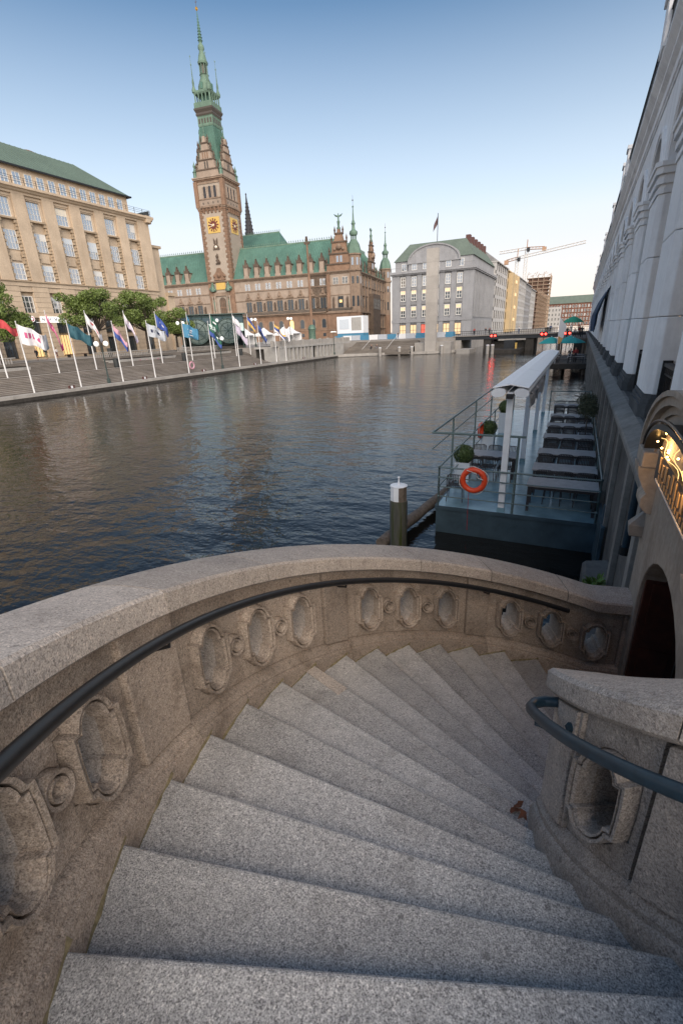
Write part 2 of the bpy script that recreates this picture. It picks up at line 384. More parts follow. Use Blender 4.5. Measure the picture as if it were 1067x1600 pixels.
for a, b_ in zip(joints, joints[1:]):
    mb = MB(); sweep(mb, CP, a+.09, b_-.09, zo); mb.build('coping_stone', 'granite_coping', bal, True, 30)
    mb = MB(); sweep(mb, [(3.29, .92), (3.69, .96), (3.69, 1.045), (3.29, 1.05)], b_-.10, b_+.10, zo, 1); mb.build('mortar_joint', 'mortar', bal)
# inner newel balustrade
nb = thing('newel_balustrade', 'pale stone inner balustrade with one pierced opening beside the blue rail', 'balustrade', (CX-1.2, CY, 0))
RFi, RBi = 1.33, 1.08
def ringp(x): return x
mb = MB(); panel_cell(mb, 209.5, 8.2, .16, .86, RFi, RBi, zi, 'oval', s=1, tc=.49, scale=.92); mb.build('pierced_panel', ['granite_coping', 'granite_brown'], nb, True, 24)
mb = MB(); sweep(mb, [(RFi+.035, .16), (RBi, .16), (RBi, .86), (RFi+.035, .86)][::-1], 187.5, 200.4, zi, 6); mb.build('end_pier', 'granite_coping', nb, bevel=.006)
mb = MB(); sweep(mb, [(RFi+.02, .16), (RBi, .16), (RBi, .86), (RFi+.02, .86)], 200.5, 201.2, zi, 1); mb.build('panel_frame', 'granite_coping', nb)
mb = MB(); sweep(mb, [(RFi+.035, .16), (RBi, .16), (RBi, .86), (RFi+.035, .86)], 219.2, 236, zi, 8); mb.build('pier', 'granite_coping', nb, bevel=.006)
mb = MB(); panel_cell(mb, 246, 8.5, .16, .86, RFi, RBi, zi, 'oval', s=1, tc=.49, scale=.92); mb.build('pierced_panel', ['granite_coping', 'granite_brown'], nb, True, 24)
mb = MB(); sweep(mb, [(RBi-.05, -.6), (1.40, -.6), (1.40, .02), (1.385, .055), (1.372, .065), (1.372, .10), (1.355, .125), (1.335, .16), (RBi-.05, .16)], 184.5, 262, zi); mb.build('plinth', 'granite_coping', nb, True, 30)
for a, b_ in ((187.5, 221.3), (221.6, 262)):
    mb = MB(); sweep(mb, [(1.00, .88), (1.32, .86), (1.36, .875), (1.37, .895), (1.405, .905), (1.42, .925), (1.42, 1.015), (1.40, 1.035), (1.2, 1.05), (1.0, 1.05), (.965, 1.02), (.965, .93)], a, b_, zi); mb.build('coping_stone', 'granite_coping', nb, True, 30)
# handrails
def rail(name, pts, r, mat, label, brs):
    t = thing(name, label, 'handrail', pts[0])
    MB().tube(pts, r, 12).build('rail_tube', mat, t, True)
    for p, q in brs:
        p = Vector(p); q = Vector(q); md = p*.45+q*.55+Vector((0, 0, -.055))
        pp = [p+Vector((0, 0, -.02)), p+Vector((0, 0, -.05)), md, q*.8+md*.2+Vector((0, 0, -.02)), q]
        m = MB().tube(pp, .009, 8); m.ball(tuple(q), .022, 8, 4); m.build('bracket', mat, t, True)
pts = [pol(3.20, a, zo(a)+.845) for a in [x*2 for x in range(56, 130)]]
rail('handrail', pts[::-1], .027, 'black_paint', 'black painted steel handrail along the inside of the outer balustrade', [(pol(3.20, a, zo(a)+.845), pol(3.37, a, zo(a)+.80)) for a in (198.5, 163, 129.5, 232)])
pi_ = [pol(1.50, a, zi(a)+.80) for a in [x*2 for x in range(97, 131)]]
e0 = Vector(pi_[0])
loop = [pol(1.36, 189.5, zi(189.5)+.84), pol(1.42, 189.0, zi(189)+.83), pol(1.47, 190.0, zi(190)+.815), pol(1.495, 192, zi(192)+.80)]
rail('handrail', loop+pi_, .026, 'blue_paint', 'dark blue steel handrail curling round the end of the inner newel', [(pol(1.50, 197, zi(197)+.80), pol(1.37, 199, zi(199)+.76)), (pol(1.50, 235, zi(235)+.80), pol(1.37, 236, zi(236)+.78))])
# ------------------------------------------------------------------ right bank: quay wall, arcade, portal
stone('quay_stone', (.16, .15, .14), .3, .9, 9, dirt=(.05, .05, .045), dirt_amt=.7, bump=.4)
stone('quay_light', (.30, .28, .255), .25, .9, 10, dirt=(.11, .10, .09), dirt_amt=.6, bump=.3)
stone('arcade_white', (.93, .935, .945), .12, .5, 7, dirt=(.52, .52, .53), dirt_amt=.5, bump=.15, random_=.04, soil=.15)
stone('arcade_dark', (.10, .105, .11), .25, 1.5, 12, bump=.3)
stone('portal_stone', (.42, .36, .30), .25, 1.1, 15, dirt=(.20, .15, .11), dirt_amt=.7, bump=.4)
plain('iron', (.02, .022, .025), .5, .3, var=.3, scale=20)
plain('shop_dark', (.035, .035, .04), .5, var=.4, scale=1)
plain('slate', (.06, .065, .07), .6, var=.3, scale=4)
plain('wood_red', (.055, .016, .010), .28, spec=.5, var=.55, scale=5)
plain('white_trim', (.55, .55, .56), .5)
plain('bulb', (1, .7, .3), .5, emit=(1, .55, .16), es=9)
plain('warm_lit', (.4, .28, .12), .5, emit=(1, .60, .22), es=.7)
plain('gilt', (.38, .26, .14), .5, .3, var=.2, scale=20)
plain('gold', (.75, .45, .10), .35, .85, var=.2, scale=8)
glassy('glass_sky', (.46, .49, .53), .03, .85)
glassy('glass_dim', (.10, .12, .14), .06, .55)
BAY = 4.4; Y_0 = 11.2; PW = 1.85; NB = 24
YE = Y_0+BAY*NB
qw = thing('quay_wall', 'dark stained stone quay wall under the white arcade', 'wall', (1.2, 60, 0))
for a, b_ in ((6.0, 9.2), (9.21, 13.6), (13.61, 18), (18.01, 22.4), (22.41, 26.8), (26.81, 35.6), (35.61, 48.8), (48.81, 66), (66.01, 90), (90.01, YE+8)):
    for zz in ((-1.5, .75), (.76, 1.65), (1.66, 2.52), (2.53, 3.36)):
        MB().box(1.06, a, zz[0], 2.6, b_, zz[1]).build('stone_course', 'quay_stone', qw, bevel=.008)
mb = MB(); mb.prism([(1.3, 3.36), (.985, 3.36), (.945, 3.40), (.935, 3.50), (.955, 3.54), (1.0, 3.56), (1.22, 3.66), (1.3, 3.66)], 6.0, YE+8, 'y'); mb.build('string_course', 'quay_light', qw)
MB().box(1.3, 6.0, 3.36, 9.5, YE+8, 3.652).build('arcade_floor', 'quay_stone', qw)
for k in range(-1, NB):
    y = Y_0+BAY*k+PW/2
    for d in (-.95, .95):
        MB().box(.965, y+d-.13, -1.5, 1.06, y+d+.13, 3.36).build('wall_pilaster', 'quay_light', qw, bevel=.01)
mb = MB(); mb.prism([(.60, -1), (.60, .92), (.66, .98), (1.06, 1.06), (1.06, -1)], 6.05, 9.7, 'y'); mb.build('foot_block', 'quay_stone', qw, bevel=.02)
arc_b = thing('arcade_building', 'long white stuccoed arcade building with tall round arches along the canal', 'building', (2, 60, 3.65))
# pillar parts (shared meshes)
def octo(x0, x1, y0, y1, c): return [(x0+c, y0), (x1, y0), (x1, y1), (x0+c, y1), (x0, y1-c), (x0, y0+c)]
g = .012
blk = [MB().prism(octo(1.30, 2.25, 0, PW, .13), z0+g/2, z1-g/2).mesh('stone_block', 'arcade_white') for z0, z1 in ((4.10, 5.55), (5.55, 7.0), (7.0, 8.40))]
cmb = MB()
for z0, z1, e in ((8.40, 8.52, .03), (8.52, 8.60, .0), (8.60, 8.74, .07), (8.74, 8.80, .04), (8.80, 8.95, .12), (8.95, 9.05, .16)): cmb.prism(octo(1.30-e, 2.25, -e, PW+e, .12), z0, z1)
cap_me = cmb.mesh('capital', 'arcade_white')
bmb = MB(); bmb.prism(octo(1.22, 2.3, -.07, PW+.07, .13), 3.652, 3.92); bmb.prism(octo(1.25, 2.3, -.04, PW+.04, .13), 3.92, 4.02); bmb.prism(octo(1.28, 2.28, -.02, PW+.02, .13), 4.02, 4.10)
base_me = bmb.mesh('pillar_base', 'arcade_dark')
r_ = (BAY-PW)/2; oc = PW+r_
def archpoly(y0, y1, z0, z1, oc, r, rise=None, n=14):
    rise = rise or r
    return [(y0, z0), (y0, z1), (y1, z1), (y1, z0), (oc+r, z0)]+[(oc+r*math.cos(PI*q/n), z0+rise*math.sin(PI*q/n)) for q in range(1, n)]+[(oc-r, z0)]
sp_me = MB().prism(archpoly(PW/2, PW/2+BAY, 9.05, 11.32, oc, r_), 1.42, 2.2, 'x').mesh('arch_spandrel', 'arcade_white')
avm = MB(); n = 16; rs = []
for q in range(n+1):
    a = PI*q/n; rs.append([(x, oc+(r_+d)*math.cos(a), 9.05+(r_+d)*math.sin(a)) for x, d in ((1.42, .002), (1.36, .002), (1.36, .10), (1.33, .11), (1.33, .20), (1.37, .26), (1.42, .26))])
avm.rings(rs, 0); av_me = avm.mesh('archivolt', 'arcade_white', True, 30)
# railing between the pillars
rm = MB(); rm.box(1.52, PW, 4.66, 1.64, BAY, 4.72); rm.box(1.55, PW, 3.78, 1.61, BAY, 3.82); rm.box(1.55, PW, 4.50, 1.61, BAY, 4.53)
nn = 13
for q in range(nn):
    y = PW+.1+(BAY-PW-.2)*q/(nn-1)
    rm.lathe([(.012, 3.66), (.012, 3.95), (.026, 4.0), (.026, 4.06), (.012, 4.12), (.012, 4.5), (.03, 4.53), (.03, 4.60), (.014, 4.66)], 6, (1.58, y, 0))
for y in (PW+.03, BAY-.03): rm.box(1.5, y-.05, 3.655, 1.66, y+.05, 4.76)
rail_me = rm.mesh('iron_railing', 'iron')
lightm = MB().box(3.2, 0, 4.4, 3.3, .12, 7.2).mesh('lit_shop_strip', 'warm_lit')
for k in range(-1, NB):
    y = Y_0+BAY*k
    p = link('pillar', base_me, arc_b, False, loc=(-2, y-60, -3.65))
    for m in blk: 
        o = link('stone_block', m, p, False)
        if k < 6:
            bv = o.modifiers.new('bevel', 'BEVEL'); bv.width = .02; bv.segments = 2
    link('capital', cap_me, p, False)
    a = link('arch_spandrel', sp_me, arc_b, False, loc=(-2, y-60, -3.65)); link('archivolt', av_me, a, False)
    link('iron_railing', rail_me, arc_b, False, loc=(-2, y-60, -3.65))
    if k in (-1, 0, 2, 5): link('lit_shop_window', lightm, arc_b, False, loc=(-2, y-60+2.6, -3.65))
mb = MB(); mb.prism([(2.2, 11.32), (1.38, 11.32), (1.38, 11.40), (1.34, 11.42), (1.34, 11.70), (1.22, 11.80), (1.22, 11.90), (1.08, 12.06), (1.05, 12.10), (1.05, 12.22), (1.30, 12.30), (2.2, 12.34)], 6, YE+3, 'y'); mb.build('cornice', 'arcade_white', arc_b)
mb = MB()
for q in range(int((YE-8)/.32)):
    mb.box(1.10, 8+q*.32, 12.24, 1.14, 8.06+q*.32, 12.95)
mb.box(1.07, 8, 12.92, 1.17, YE, 13.0); mb.box(1.07, 8, 12.36, 1.17, YE, 12.42); mb.build('roof_railing', 'iron', arc_b)
for y in (18, 31, 34, 44, 57, 60.5, 74, 88, 101): 
    m = MB(); m.box(1.00, y, 12.22, 1.75, y+.9, 13.35); m.box(.94, y-.06, 13.35, 1.8, y+.96, 13.5); m.build('roof_pedestal', 'arcade_white', arc_b)
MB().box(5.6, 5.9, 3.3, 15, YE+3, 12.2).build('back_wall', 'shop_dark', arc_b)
MB().box(2.2, 6, 11.9, 5.7, YE+3, 12.3).build('arcade_ceiling', 'white_trim', arc_b)
MB().box(5.7, 6, 12.2, 16, YE+3, 18.5).build('upper_storeys', 'arcade_white', arc_b)  # unseen set-back mass, added to shade the sun
mb = MB(); mb.prism([(5.4, 18.5), (16.3, 18.5), (12, 23), (9.5, 23)], 6, YE+3, 'y'); mb.build('roof', 'slate', arc_b)
# end building beside the stair
eb = thing('corner_building', 'stone building rising beside the head of the stairs', 'building', (3, 0, 0))
MB().box(1.56, .4, -1, 14, 2.8, 4.6).build('wall', 'portal_stone', eb); MB().box(1.56, 2.8, 3.62, 14, 5.96, 4.6).build('wall', 'portal_stone', eb); MB().box(1.56, .4, 4.6, 14, 5.96, 12.3).build('upper_wall', 'arcade_white', eb)  # upper wall is unseen, its pale colour chosen to bounce light onto the stairs
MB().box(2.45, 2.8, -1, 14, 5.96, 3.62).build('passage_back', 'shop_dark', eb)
MB().box(WALLX+.03, .4, -1, 1.56, 2.74, 4.6).build('lower_wall', 'portal_stone', eb)
tag(MB().prism([(WALLX, -1.05), (WALLX, .38), (60, .38), (60, -40), (-60, -40), (-60, -1.05)], -2, zt-.004).build('street', 'quay_stone'), kind='structure')
# portal
pt = thing('stone_portal', 'stone doorway with arched hood and warm lights above the black sign', 'doorway', (1.2, 4.8, LAND_Z))
oy0, oy1 = 3.25, 5.38
poly = [(2.75, LAND_Z-.3), (2.75, 4.1), (6.0, 4.1), (6.0, LAND_Z-.3), (oy1, LAND_Z-.3), (oy1, 2.62)]+[((oy0+oy1)/2+(oy1-oy0)/2*math.cos(PI*q/14), 2.62+.80*math.sin(PI*q/14)) for q in range(1, 14)]+[(oy0, 2.62), (oy0, LAND_Z-.3)]
MB().prism(poly, WALLX, 1.14, 'x').build('door_surround', 'portal_stone', pt, bevel=.012)
MB().box(1.14, 5.44, LAND_Z-.3, 2.45, 5.95, 3.62).build('passage_wall', 'portal_stone', pt); MB().box(1.14, 2.8, LAND_Z-.3, 2.45, 3.19, 3.62).build('passage_wall', 'portal_stone', pt)
MB().box(1.14, 2.75, 3.5, 1.56, 6.0, 4.1).build('lintel', 'portal_stone', pt); MB().box(WALLX+.02, 2.8, LAND_Z-.3, 2.45, 5.95, LAND_Z-.004).build('passage_floor', 'granite_brown', pt)
# two folded leaves of dark red wood along the left side of the passage
for x0, x1, dy in ((.955, 1.40, 0), (1.41, 1.90, .02)):
    o = MB().box(x0, 5.30+dy, LAND_Z+.03, x1, 5.40, 3.02).build('door_leaf', 'wood_red', pt, bevel=.01)
    MB().box(x0+.004, 5.288+dy, 3.0, x1-.004, 5.298+dy, 3.035).build('door_rim', 'white_trim', o); MB().box(x0+.004, 5.288+dy, LAND_Z+.03, x1-.004, 5.298+dy, LAND_Z+.05).build('door_rim', 'quay_stone', o)
    MB().box(x1-.02, 5.292+dy, LAND_Z+.06, x1-.012, 5.299+dy, 2.99).build('edge_strip', 'quay_stone', o)
    for z0, z1 in ((LAND_Z+.18, 2.05), (2.15, 2.88)): MB().box(x0+.07, 5.288+dy, z0, x1-.08, 5.2985+dy, z1).build('door_panel', 'wood_red', o, bevel=.006)
# console scroll, entablature and segmental hood
mb = MB(); mb.prism([(.97, 3.52), (.86, 3.55), (.80, 3.62), (.80, 3.70), (.84, 3.76), (.79, 3.84), (.74, 3.95), (.72, 4.06), (.97, 4.06)], 5.62, 5.98, 'y'); mb.build('console', 'portal_stone', pt, True, 50)
mb = MB(); mb.prism([(.97, 3.52), (.86, 3.55), (.80, 3.62), (.80, 3.70), (.84, 3.76), (.79, 3.84), (.74, 3.95), (.72, 4.06), (.97, 4.06)], 2.75, 3.1, 'y'); mb.build('console', 'portal_stone', pt, True, 50)
MB().box(.74, 5.58, 4.06, 1.56, 6.04, 4.22).build('impost_block', 'portal_stone', pt, bevel=.012)
MB().box(.74, 2.7, 4.06, 1.56, 3.14, 4.22).build('impost_block', 'portal_stone', pt, bevel=.012)
hy, hw_, hb, hr = 4.38, 1.52, 4.22, .60
def seg(d, n=18): return [(hy+(hw_+d)*math.cos(PI*q/n), hb+(hr+d)*math.sin(PI*q/n)) for q in range(n+1)]
MB().prism(seg(-.06), .86, 1.56, 'x').build('tympanum', 'portal_stone', pt)
for d0, d1, x in ((-.26, -.19, .835), (-.06, .02, .83), (.02, .10, .77), (.10, .15, .74)):
    a_, b__ = seg(d0), seg(d1); rs = [[(x, *p), (x, *q), (1.56, *q), (1.56, *p)] for p, q in zip(a_, b__)]
    MB().rings(rs).build('hood_moulding', 'portal_stone', pt, True, 30)
# sign board, gooseneck bar and fairy lights
sg = thing('shop_sign', 'black shop sign board with gold lettering over the doorway', 'sign', (.9, 4.7, 3.6))
MB().box(.80, 2.9, 4.08, .858, 5.12, 4.36).build('board', 'black_paint', sg)
def text(body, size, loc, rot, mat, parent, name='lettering', ext=.004):
    c = bpy.data.curves.new(name, 'FONT'); c.body = body; c.size = size; c.extrude = ext; c.align_x = 'CENTER'; c.align_y = 'CENTER'
    t = bpy.data.objects.new('tmp_text', c); COL.objects.link(t); dg = bpy.context.evaluated_depsgraph_get(); me = bpy.data.meshes.new_from_object(t.evaluated_get(dg))
    bpy.data.objects.remove(t); me.materials.clear(); me.materials.append(MAT[mat])
    m = Matrix.Translation(loc) @ rot.to_4x4(); me.transform(m); return link(name, me, parent)
ROTX = Matrix(((0, 0, -1), (-1, 0, 0), (0, 1, 0)))          # text read on a face that looks towards -X
for k in range(11):                                        # lettering too blurred to read: plain gilt strokes
    y = 5.02-.155*k; h = (.17, .13, .16, .12, .18)[k % 5]; MB().prism([(y-.1, 4.20), (y-.165, 4.20), (y-.15, 4.20+h*.8), (y-.085, 4.20+h*.8)], .792, .799, 'x').build('gilt_letter', 'gilt', sg)
for k in range(15):
    y = 4.98-.11*k; MB().prism([(y-.1, 4.14), (y-.14, 4.14), (y-.13, 4.18+.01*(k % 2)), (y-.09, 4.18)], .792, .799, 'x').build('gilt_letter', 'gilt', sg)
MB().box(.792, 3.1, 4.10, .799, 5.0, 4.115).build('white_line', 'white_trim', sg)
lb = thing('sign_light', 'black lamp bar with warm lights under the stone hood', 'lamp', (.75, 4.8, 4.1))
ly, lw, lz, lr = 4.0, 1.34, 4.32, .36
arcp = lambda d, n=16: [(ly+(lw+d)*math.cos(PI*q/n), lz+(lr+d)*math.sin(PI*q/n)) for q in range(n+1)]
rs = [[(.70, *p), (.70, *q), (.86, *q), (.86, *p)] for p, q in zip(arcp(0), arcp(.05))]
MB().rings(rs).build('arched_frame', 'black_paint', lb, True, 30)
MB().tube([(.70, y, z+.03) for y, z in arcp(.05)], .014, 6).build('bracket', 'black_paint', lb, True)
MB().prism(arcp(-.01), .845, .858, 'x').build('lunette_back', 'portal_stone', lb)
for q in range(16):
    a = PI*rnd.random(); t = rnd.uniform(.35, .95); MB().ball((.80+.02*math.sin(q), ly+lw*t*math.cos(a), lz+.03+lr*t*math.sin(a)*.95), .009, 6, 4).build('fairy_bulb', 'bulb', lb)
mb = MB()
for ph in range(4):
    a0 = PI*(ph+.6)/4.6; mb.tube([(.80+.02*math.sin(q*.9+ph), ly+lw*(.1+.085*q)*math.cos(a0+.12*math.sin(q+ph)), lz+.02+lr*(.1+.085*q)*math.sin(a0+.12*math.sin(q+ph))) for q in range(11)], .003, 4)
mb.build('light_string', 'warm_lit', lb)
for yy, zz in ((3.8, 4.26), (4.9, 4.2)):
    ld = bpy.data.lights.new('portal_lamp', 'POINT'); ld.energy = 2.6; ld.color = (1, .55, .2); ld.shadow_soft_size = .06
    lo = bpy.data.objects.new('portal_lamp', ld); COL.objects.link(lo); lo.location = (.74, yy, 4.44); lo.parent = lb; lo.matrix_parent_inverse = lb.matrix_basis.inverted()
wl_ = thing('wall_lantern', 'small grey box lantern on the edge of the stone portal', 'lantern', (.93, 5.95, 3.2))
mb = MB(); mb.rings([[(x, y, z) for x, y in ((.95-w_, 5.95-w_*.6), (.95, 5.95-w_*.6), (.95, 5.95+.04), (.95-w_, 5.95+.04))] for z, w_ in ((3.17, .16), (3.30, .18), (3.44, .05))]); mb.build('housing', 'quay_light', wl_)
MB().box(.80, 5.88, 3.155, .93, 5.97, 3.17).build('lens', 'iron', wl_)
dp = thing('drain_pipe', 'dark blue downpipe on the quay wall beside the portal', 'pipe', (.99, 7.2, 2))
MB().tube([(1.0, 7.5, 3.36), (1.0, 7.5, 2.3)], .05, 10).build('pipe', 'blue_paint', dp, True)
MB().lathe([(.075, 0), (.075, .12)], 10, (1.0, 7.5, 2.2)).build('collar', 'iron', dp, True)
# ------------------------------------------------------------------ pontoon terrace
plain('deck_blue', (.19, .32, .38), .22, spec=.6, var=.35, scale=1.3)
plain('hull', (.045, .075, .095), .5, var=.4, scale=2)
plain('rail_paint', (.11, .16, .165), .45, var=.25, scale=15)
plain('post_white', (.76, .79, .83), .45, var=.08, scale=3)
plain('awning_white', (.92, .92, .93), .4, var=.06, scale=5)
plain('awning_cloth', (.45, .45, .47), .8, var=.15, scale=6)
plain('table_grey', (.36, .345, .35), .55, var=.2, scale=8)
plain('chair_dark', (.05, .047, .05), .5, var=.3, scale=20)
plain('ring_red', (.72, .07, .02), .45, var=.15, scale=12)
plain('rope', (.62, .60, .56), .8)
plain('red_line', (.4, .03, .04), .7)
plain('planter', (.55, .61, .67), .55, var=.1, scale=4)
plain('leaf_dark', (.06, .10, .03), .55, var=.6, scale=30)
plain('leaf_olive', (.085, .095, .05), .6, var=.5, scale=25)
plain('soil', (.02, .015, .01), .9)
plain('pile_wood', (.13, .105, .085), .85, var=.5, scale=9)
m, nt, b = _new('pile_steel'); t = _tex(nt, 'Noise', 2.2, 5, .6, _pos(nt), (3, 3, .25))
nt.links.new(_ramp(nt, t.outputs[0], [(.35, (.03, .032, .028)), (.5, (.10, .10, .085)), (.62, (.05, .06, .02))]), b.inputs['Base Color']); b.inputs['Roughness'].default_value = .4
PX0, PX1, PY0, PY1, DZ = -3.12, .93, 12.27, 29.75, .80
po = thing('pontoon_terrace', 'floating blue café pontoon moored against the quay wall', 'pontoon', (-1.1, 21, 0))
MB().prism([(PX0, PY0), (PX1, PY0), (PX1, PY1), (PX0, PY1)], -.6, DZ-.03).build('hull', 'hull', po)
for q in range(7):
    a = PY0+(PY1-PY0)*q/7; b_ = PY0+(PY1-PY0)*(q+1)/7
    MB().box(PX0+.004, a+.006, DZ-.03, PX1-.004, b_-.006, DZ).build('deck_plate', 'deck_blue', po, bevel=.004)
mb = MB(); mb.box(PX0-.03, PY0-.035, DZ-.09, PX1+.02, PY0-.002, DZ+.012); mb.box(PX0-.035, PY0-.03, DZ-.09, PX0-.002, PY1, DZ+.012); mb.build('rubbing_strip', 'hull', po)
def rails(pts, zs, post_every, tp, mat='rail_paint', r=.024):
    for z in zs:
        MB().tube([(x, y, z) for x, y in pts], r if z == zs[-1] else r*.7, 8).build('rail', mat, po, True)
    for (x0, y0), (x1, y1) in zip(pts, pts[1:]):
        L = math.hypot(x1-x0, y1-y0); n = max(1, round(L/post_every))
        for q in range(n+1):
            t = q/n; m = MB(); x, y = x0+(x1-x0)*t, y0+(y1-y0)*t
            m.lathe([(.03, DZ), (.026, DZ+.03), (.026, zs[-1])], 8, (x, y, 0))
            for z in zs: m.ball((x, y, z), .042, 8, 5)
            m.build('post', mat, po, True)
rails([(PX0+.04, PY0+.05), (PX1-.03, PY0+.05)], (DZ+.28, DZ+.56, DZ+.84, DZ+1.12), 2.0, 0)
rails([(PX1-.03, PY0+.05), (PX1-.03, PY1-.05)], (DZ+.56, DZ+1.12), 2.6, 0)
rails([(PX0+.04, PY0+.05), (PX0+.04, PY1-.05)], (DZ+.56, DZ+1.12), 2.6, 0)
rails([(PX0+2.0, PY1-.05), (PX1-.03, PY1-.05)], (DZ+.56, DZ+1.12), 1.9, 0)
ufr = [(-.92, 12.42), (-3.32, 12.42), (-3.32, 22.5)]
MB().tube([(x, y, 2.86) for x, y in ufr], .03, 8).build('wind_frame_rail', 'rail_paint', po, True)
MB().tube([(-3.32, 12.42, 2.4), (-3.32, 22.5, 2.4)], .018, 6).build('wind_frame_rail', 'rail_paint', po, True)
for x, y in ((-1.08, 12.36), (-3.30, 14.8), (-3.30, 18.6), (-3.30, 22.4)): MB().bar((x, y, DZ), (x, y, 2.86), .03, 8).build('wind_frame_post', 'rail_paint', po, True)
mb = MB().box(.93, 10.9, -.5, 1.0, 12.6, 1.25); mb.bar((.985, 11.2, -.5), (.985, 11.2, 1.7), .06, 8); mb.build('mooring_bracket', 'hull', po)
# awning
aw = thing('folded_awning', 'long white double awning cassette on posts over the pontoon', 'awning', (-1.38, 21, DZ))
for y in (12.42, 17.88, 23.4, 28.6):
    m = MB(); m.box(-1.46, y-.06, DZ, -1.30, y+.06, 3.86); m.build('post', 'post_white', aw, bevel=.008)
    MB().box(-1.475, y-.075, DZ, -1.285, y+.075, DZ+.12).build('post_foot', 'deck_blue', aw)
AY0, AY1 = 12.2, 30.0
def oval(cx, cz, a, b_, n=18, rot=0):
    o = []
    for q in range(n):
        x, z = a*math.cos(2*PI*q/n), b_*math.sin(2*PI*q/n); o.append((cx+x*math.cos(rot)-z*math.sin(rot), cz+x*math.sin(rot)+z*math.cos(rot)))
    return o
for sx in (-1, 1):
    MB().prism(oval(-1.38+sx*.27, 3.98, .17, .10, rot=-sx*.12), AY0, AY1, 'y').build('cassette', 'awning_white', aw, True, 40)
    MB().prism(oval(-1.38+sx*.27, 3.98, .176, .106, rot=-sx*.12), AY0-.03, AY0, 'y').build('end_cap', 'post_white', aw, True, 40)
    n = 4
    for q in range(n):
        a = AY0+.02+(AY1-AY0)*q/n; b_ = AY0+(AY1-AY0)*(q+1)/n-.02
        MB().prism([(-1.38, 4.16), (-1.38+sx*.42, 4.085), (-1.38+sx*.42, 4.10), (-1.38, 4.185)], a, b_, 'y').build('roof_panel', 'awning_white', aw)
MB().box(-1.45, AY0+.05, 3.86, -1.31, AY1, 3.98).build('beam', 'post_white', aw)
mb = MB(); mb.box(-1.46, AY0-.08, 3.84, -1.30, AY0+.05, 3.95); mb.build('bracket', 'iron', aw)
# drooping cloth on the wall side
mb = MB(); rs = []
for q in range(31):
    y = 12.9+5.4*q/30; d = .42*abs(math.sin(q*.33))**.6+.1; d = d*(1 if q < 24 else (30-q)/6+.1)
    rs.append([(-.98+.03*math.sin(q*1.3), y, 3.93), (-.93+.05*math.sin(q*1.3+1), y+.02, 3.93-d*.5), (-.97+.05*math.sin(q*1.1), y, 3.93-d), (-.99+.05*math.sin(q*1.1), y, 3.93-d), (-.955+.05*math.sin(q*1.3+1), y+.02, 3.93-d*.5), (-1.0+.03*math.sin(q*1.3), y, 3.93)])
mb.rings(rs); mb.build('loose_cloth', 'awning_cloth', aw, True, 60)
# tables and chairs
def make_table(w, d):
    t = thing('cafe_table', 'x', 'table')
    MB().box(-w/2, -d/2, .70, w/2, d/2, .74).build('table_top', 'table_grey', t, world=False, bevel=.005)
    for sx in (-1, 1):
        for sy in (-1, 1): MB().box(sx*(w/2-.07)-.035, sy*(d/2-.07)-.035, 0, sx*(w/2-.07)+.035, sy*(d/2-.07)+.035, .70).build('leg', 'chair_dark', t, world=False)
    m = MB(); m.box(-w/2+.06, -d/2+.05, .62, w/2-.06, -d/2+.08, .70); m.box(-w/2+.06, d/2-.08, .62, w/2-.06, d/2-.05, .70); m.build('apron', 'chair_dark', t, world=False)
    return t
def make_chair():
    t = thing('slatted_chair', 'x', 'chair')
    m = MB()
    for q in range(9): x = -.2+.4*q/8; m.box(x-.016, -.2, .435, x+.016, .22, .452)
    m.box(-.22, -.2, .42, .22, -.17, .436); m.box(-.22, .19, .42, .22, .22, .436); m.build('seat', 'chair_dark', t, world=False)
    m = MB()
    fr = [(-.225, -.215, .44), (-.23, -.25, .66), (-.21, -.275, .80), (-.15, -.285, .835), (0, -.288, .84), (.15, -.285, .835), (.21, -.275, .80), (.23, -.25, .66), (.225, -.215, .44)]
    m.tube(fr, .013, 6); m.tube([(-.226, -.222, .50), (.226, -.222, .50)], .010, 6)
    for q in range(9):
        x = -.18+.36*q/8; m.beam((x, -.222, .50), (x, -.287, .832), .024, .008)
    m.build('backrest', 'chair_dark', t, world=False)
    for sx in (-1, 1):
        for sy in (-1, 1): MB().bar((sx*.2, sy*.19, .44), (sx*.225, sy*.23, 0), .013, 6).build('leg', 'chair_dark', t, world=False)
        m = MB(); m.tube([(sx*.225, -.235, .64), (sx*.24, .0, .66), (sx*.235, .2, .64), (sx*.22, .21, .44)], .011, 6); m.build('armrest', 'chair_dark', t, world=False)
    return t
tb = make_table(1.72, .82); ch = make_chair()
used = [False, False]
ordn = ['nearest', 'second', 'third', 'fourth', 'fifth', 'sixth', 'seventh']
def place(proto, idx, loc, rz, label, group):
    o = proto if not used[idx] else dup(proto, loc, rz); used[idx] = True
    o.location = loc; o.rotation_euler = (0, 0, rz); o['label'] = label; o['group'] = group; return o
TY = [13.05, 14.66, 16.66, 19.2, 21.5, 23.9, 27.2]
for i, y in enumerate(TY):
    place(tb, 0, (.05, y, DZ), 0, 'long grey café table, %s from the rail end in the wall-side row' % ordn[i], 'café tables on the pontoon')
    for side, nm in ((1, 'far'), (-1, 'near')):
        if i == 0 and side == -1: continue
        xs = (-.5, .08, .64) if i > 0 else (-.2, .55)
        for j, x in enumerate(xs):
            place(ch, 1, (x+rnd.uniform(-.05, .05), y+side*(.50+rnd.uniform(-.02, .05)), DZ), (PI if side > 0 else 0)+rnd.uniform(-.08, .08),
                  'dark slatted chair, %s from the left, on the %s side of the %s wall-side table' % (('first', 'second', 'third')[j], nm, ordn[i]), 'slatted chairs on the pontoon')
TL = dup(tb, (-2.25, 15.8, DZ), 0, 'grey café table on the water side behind the orange lifebuoy')
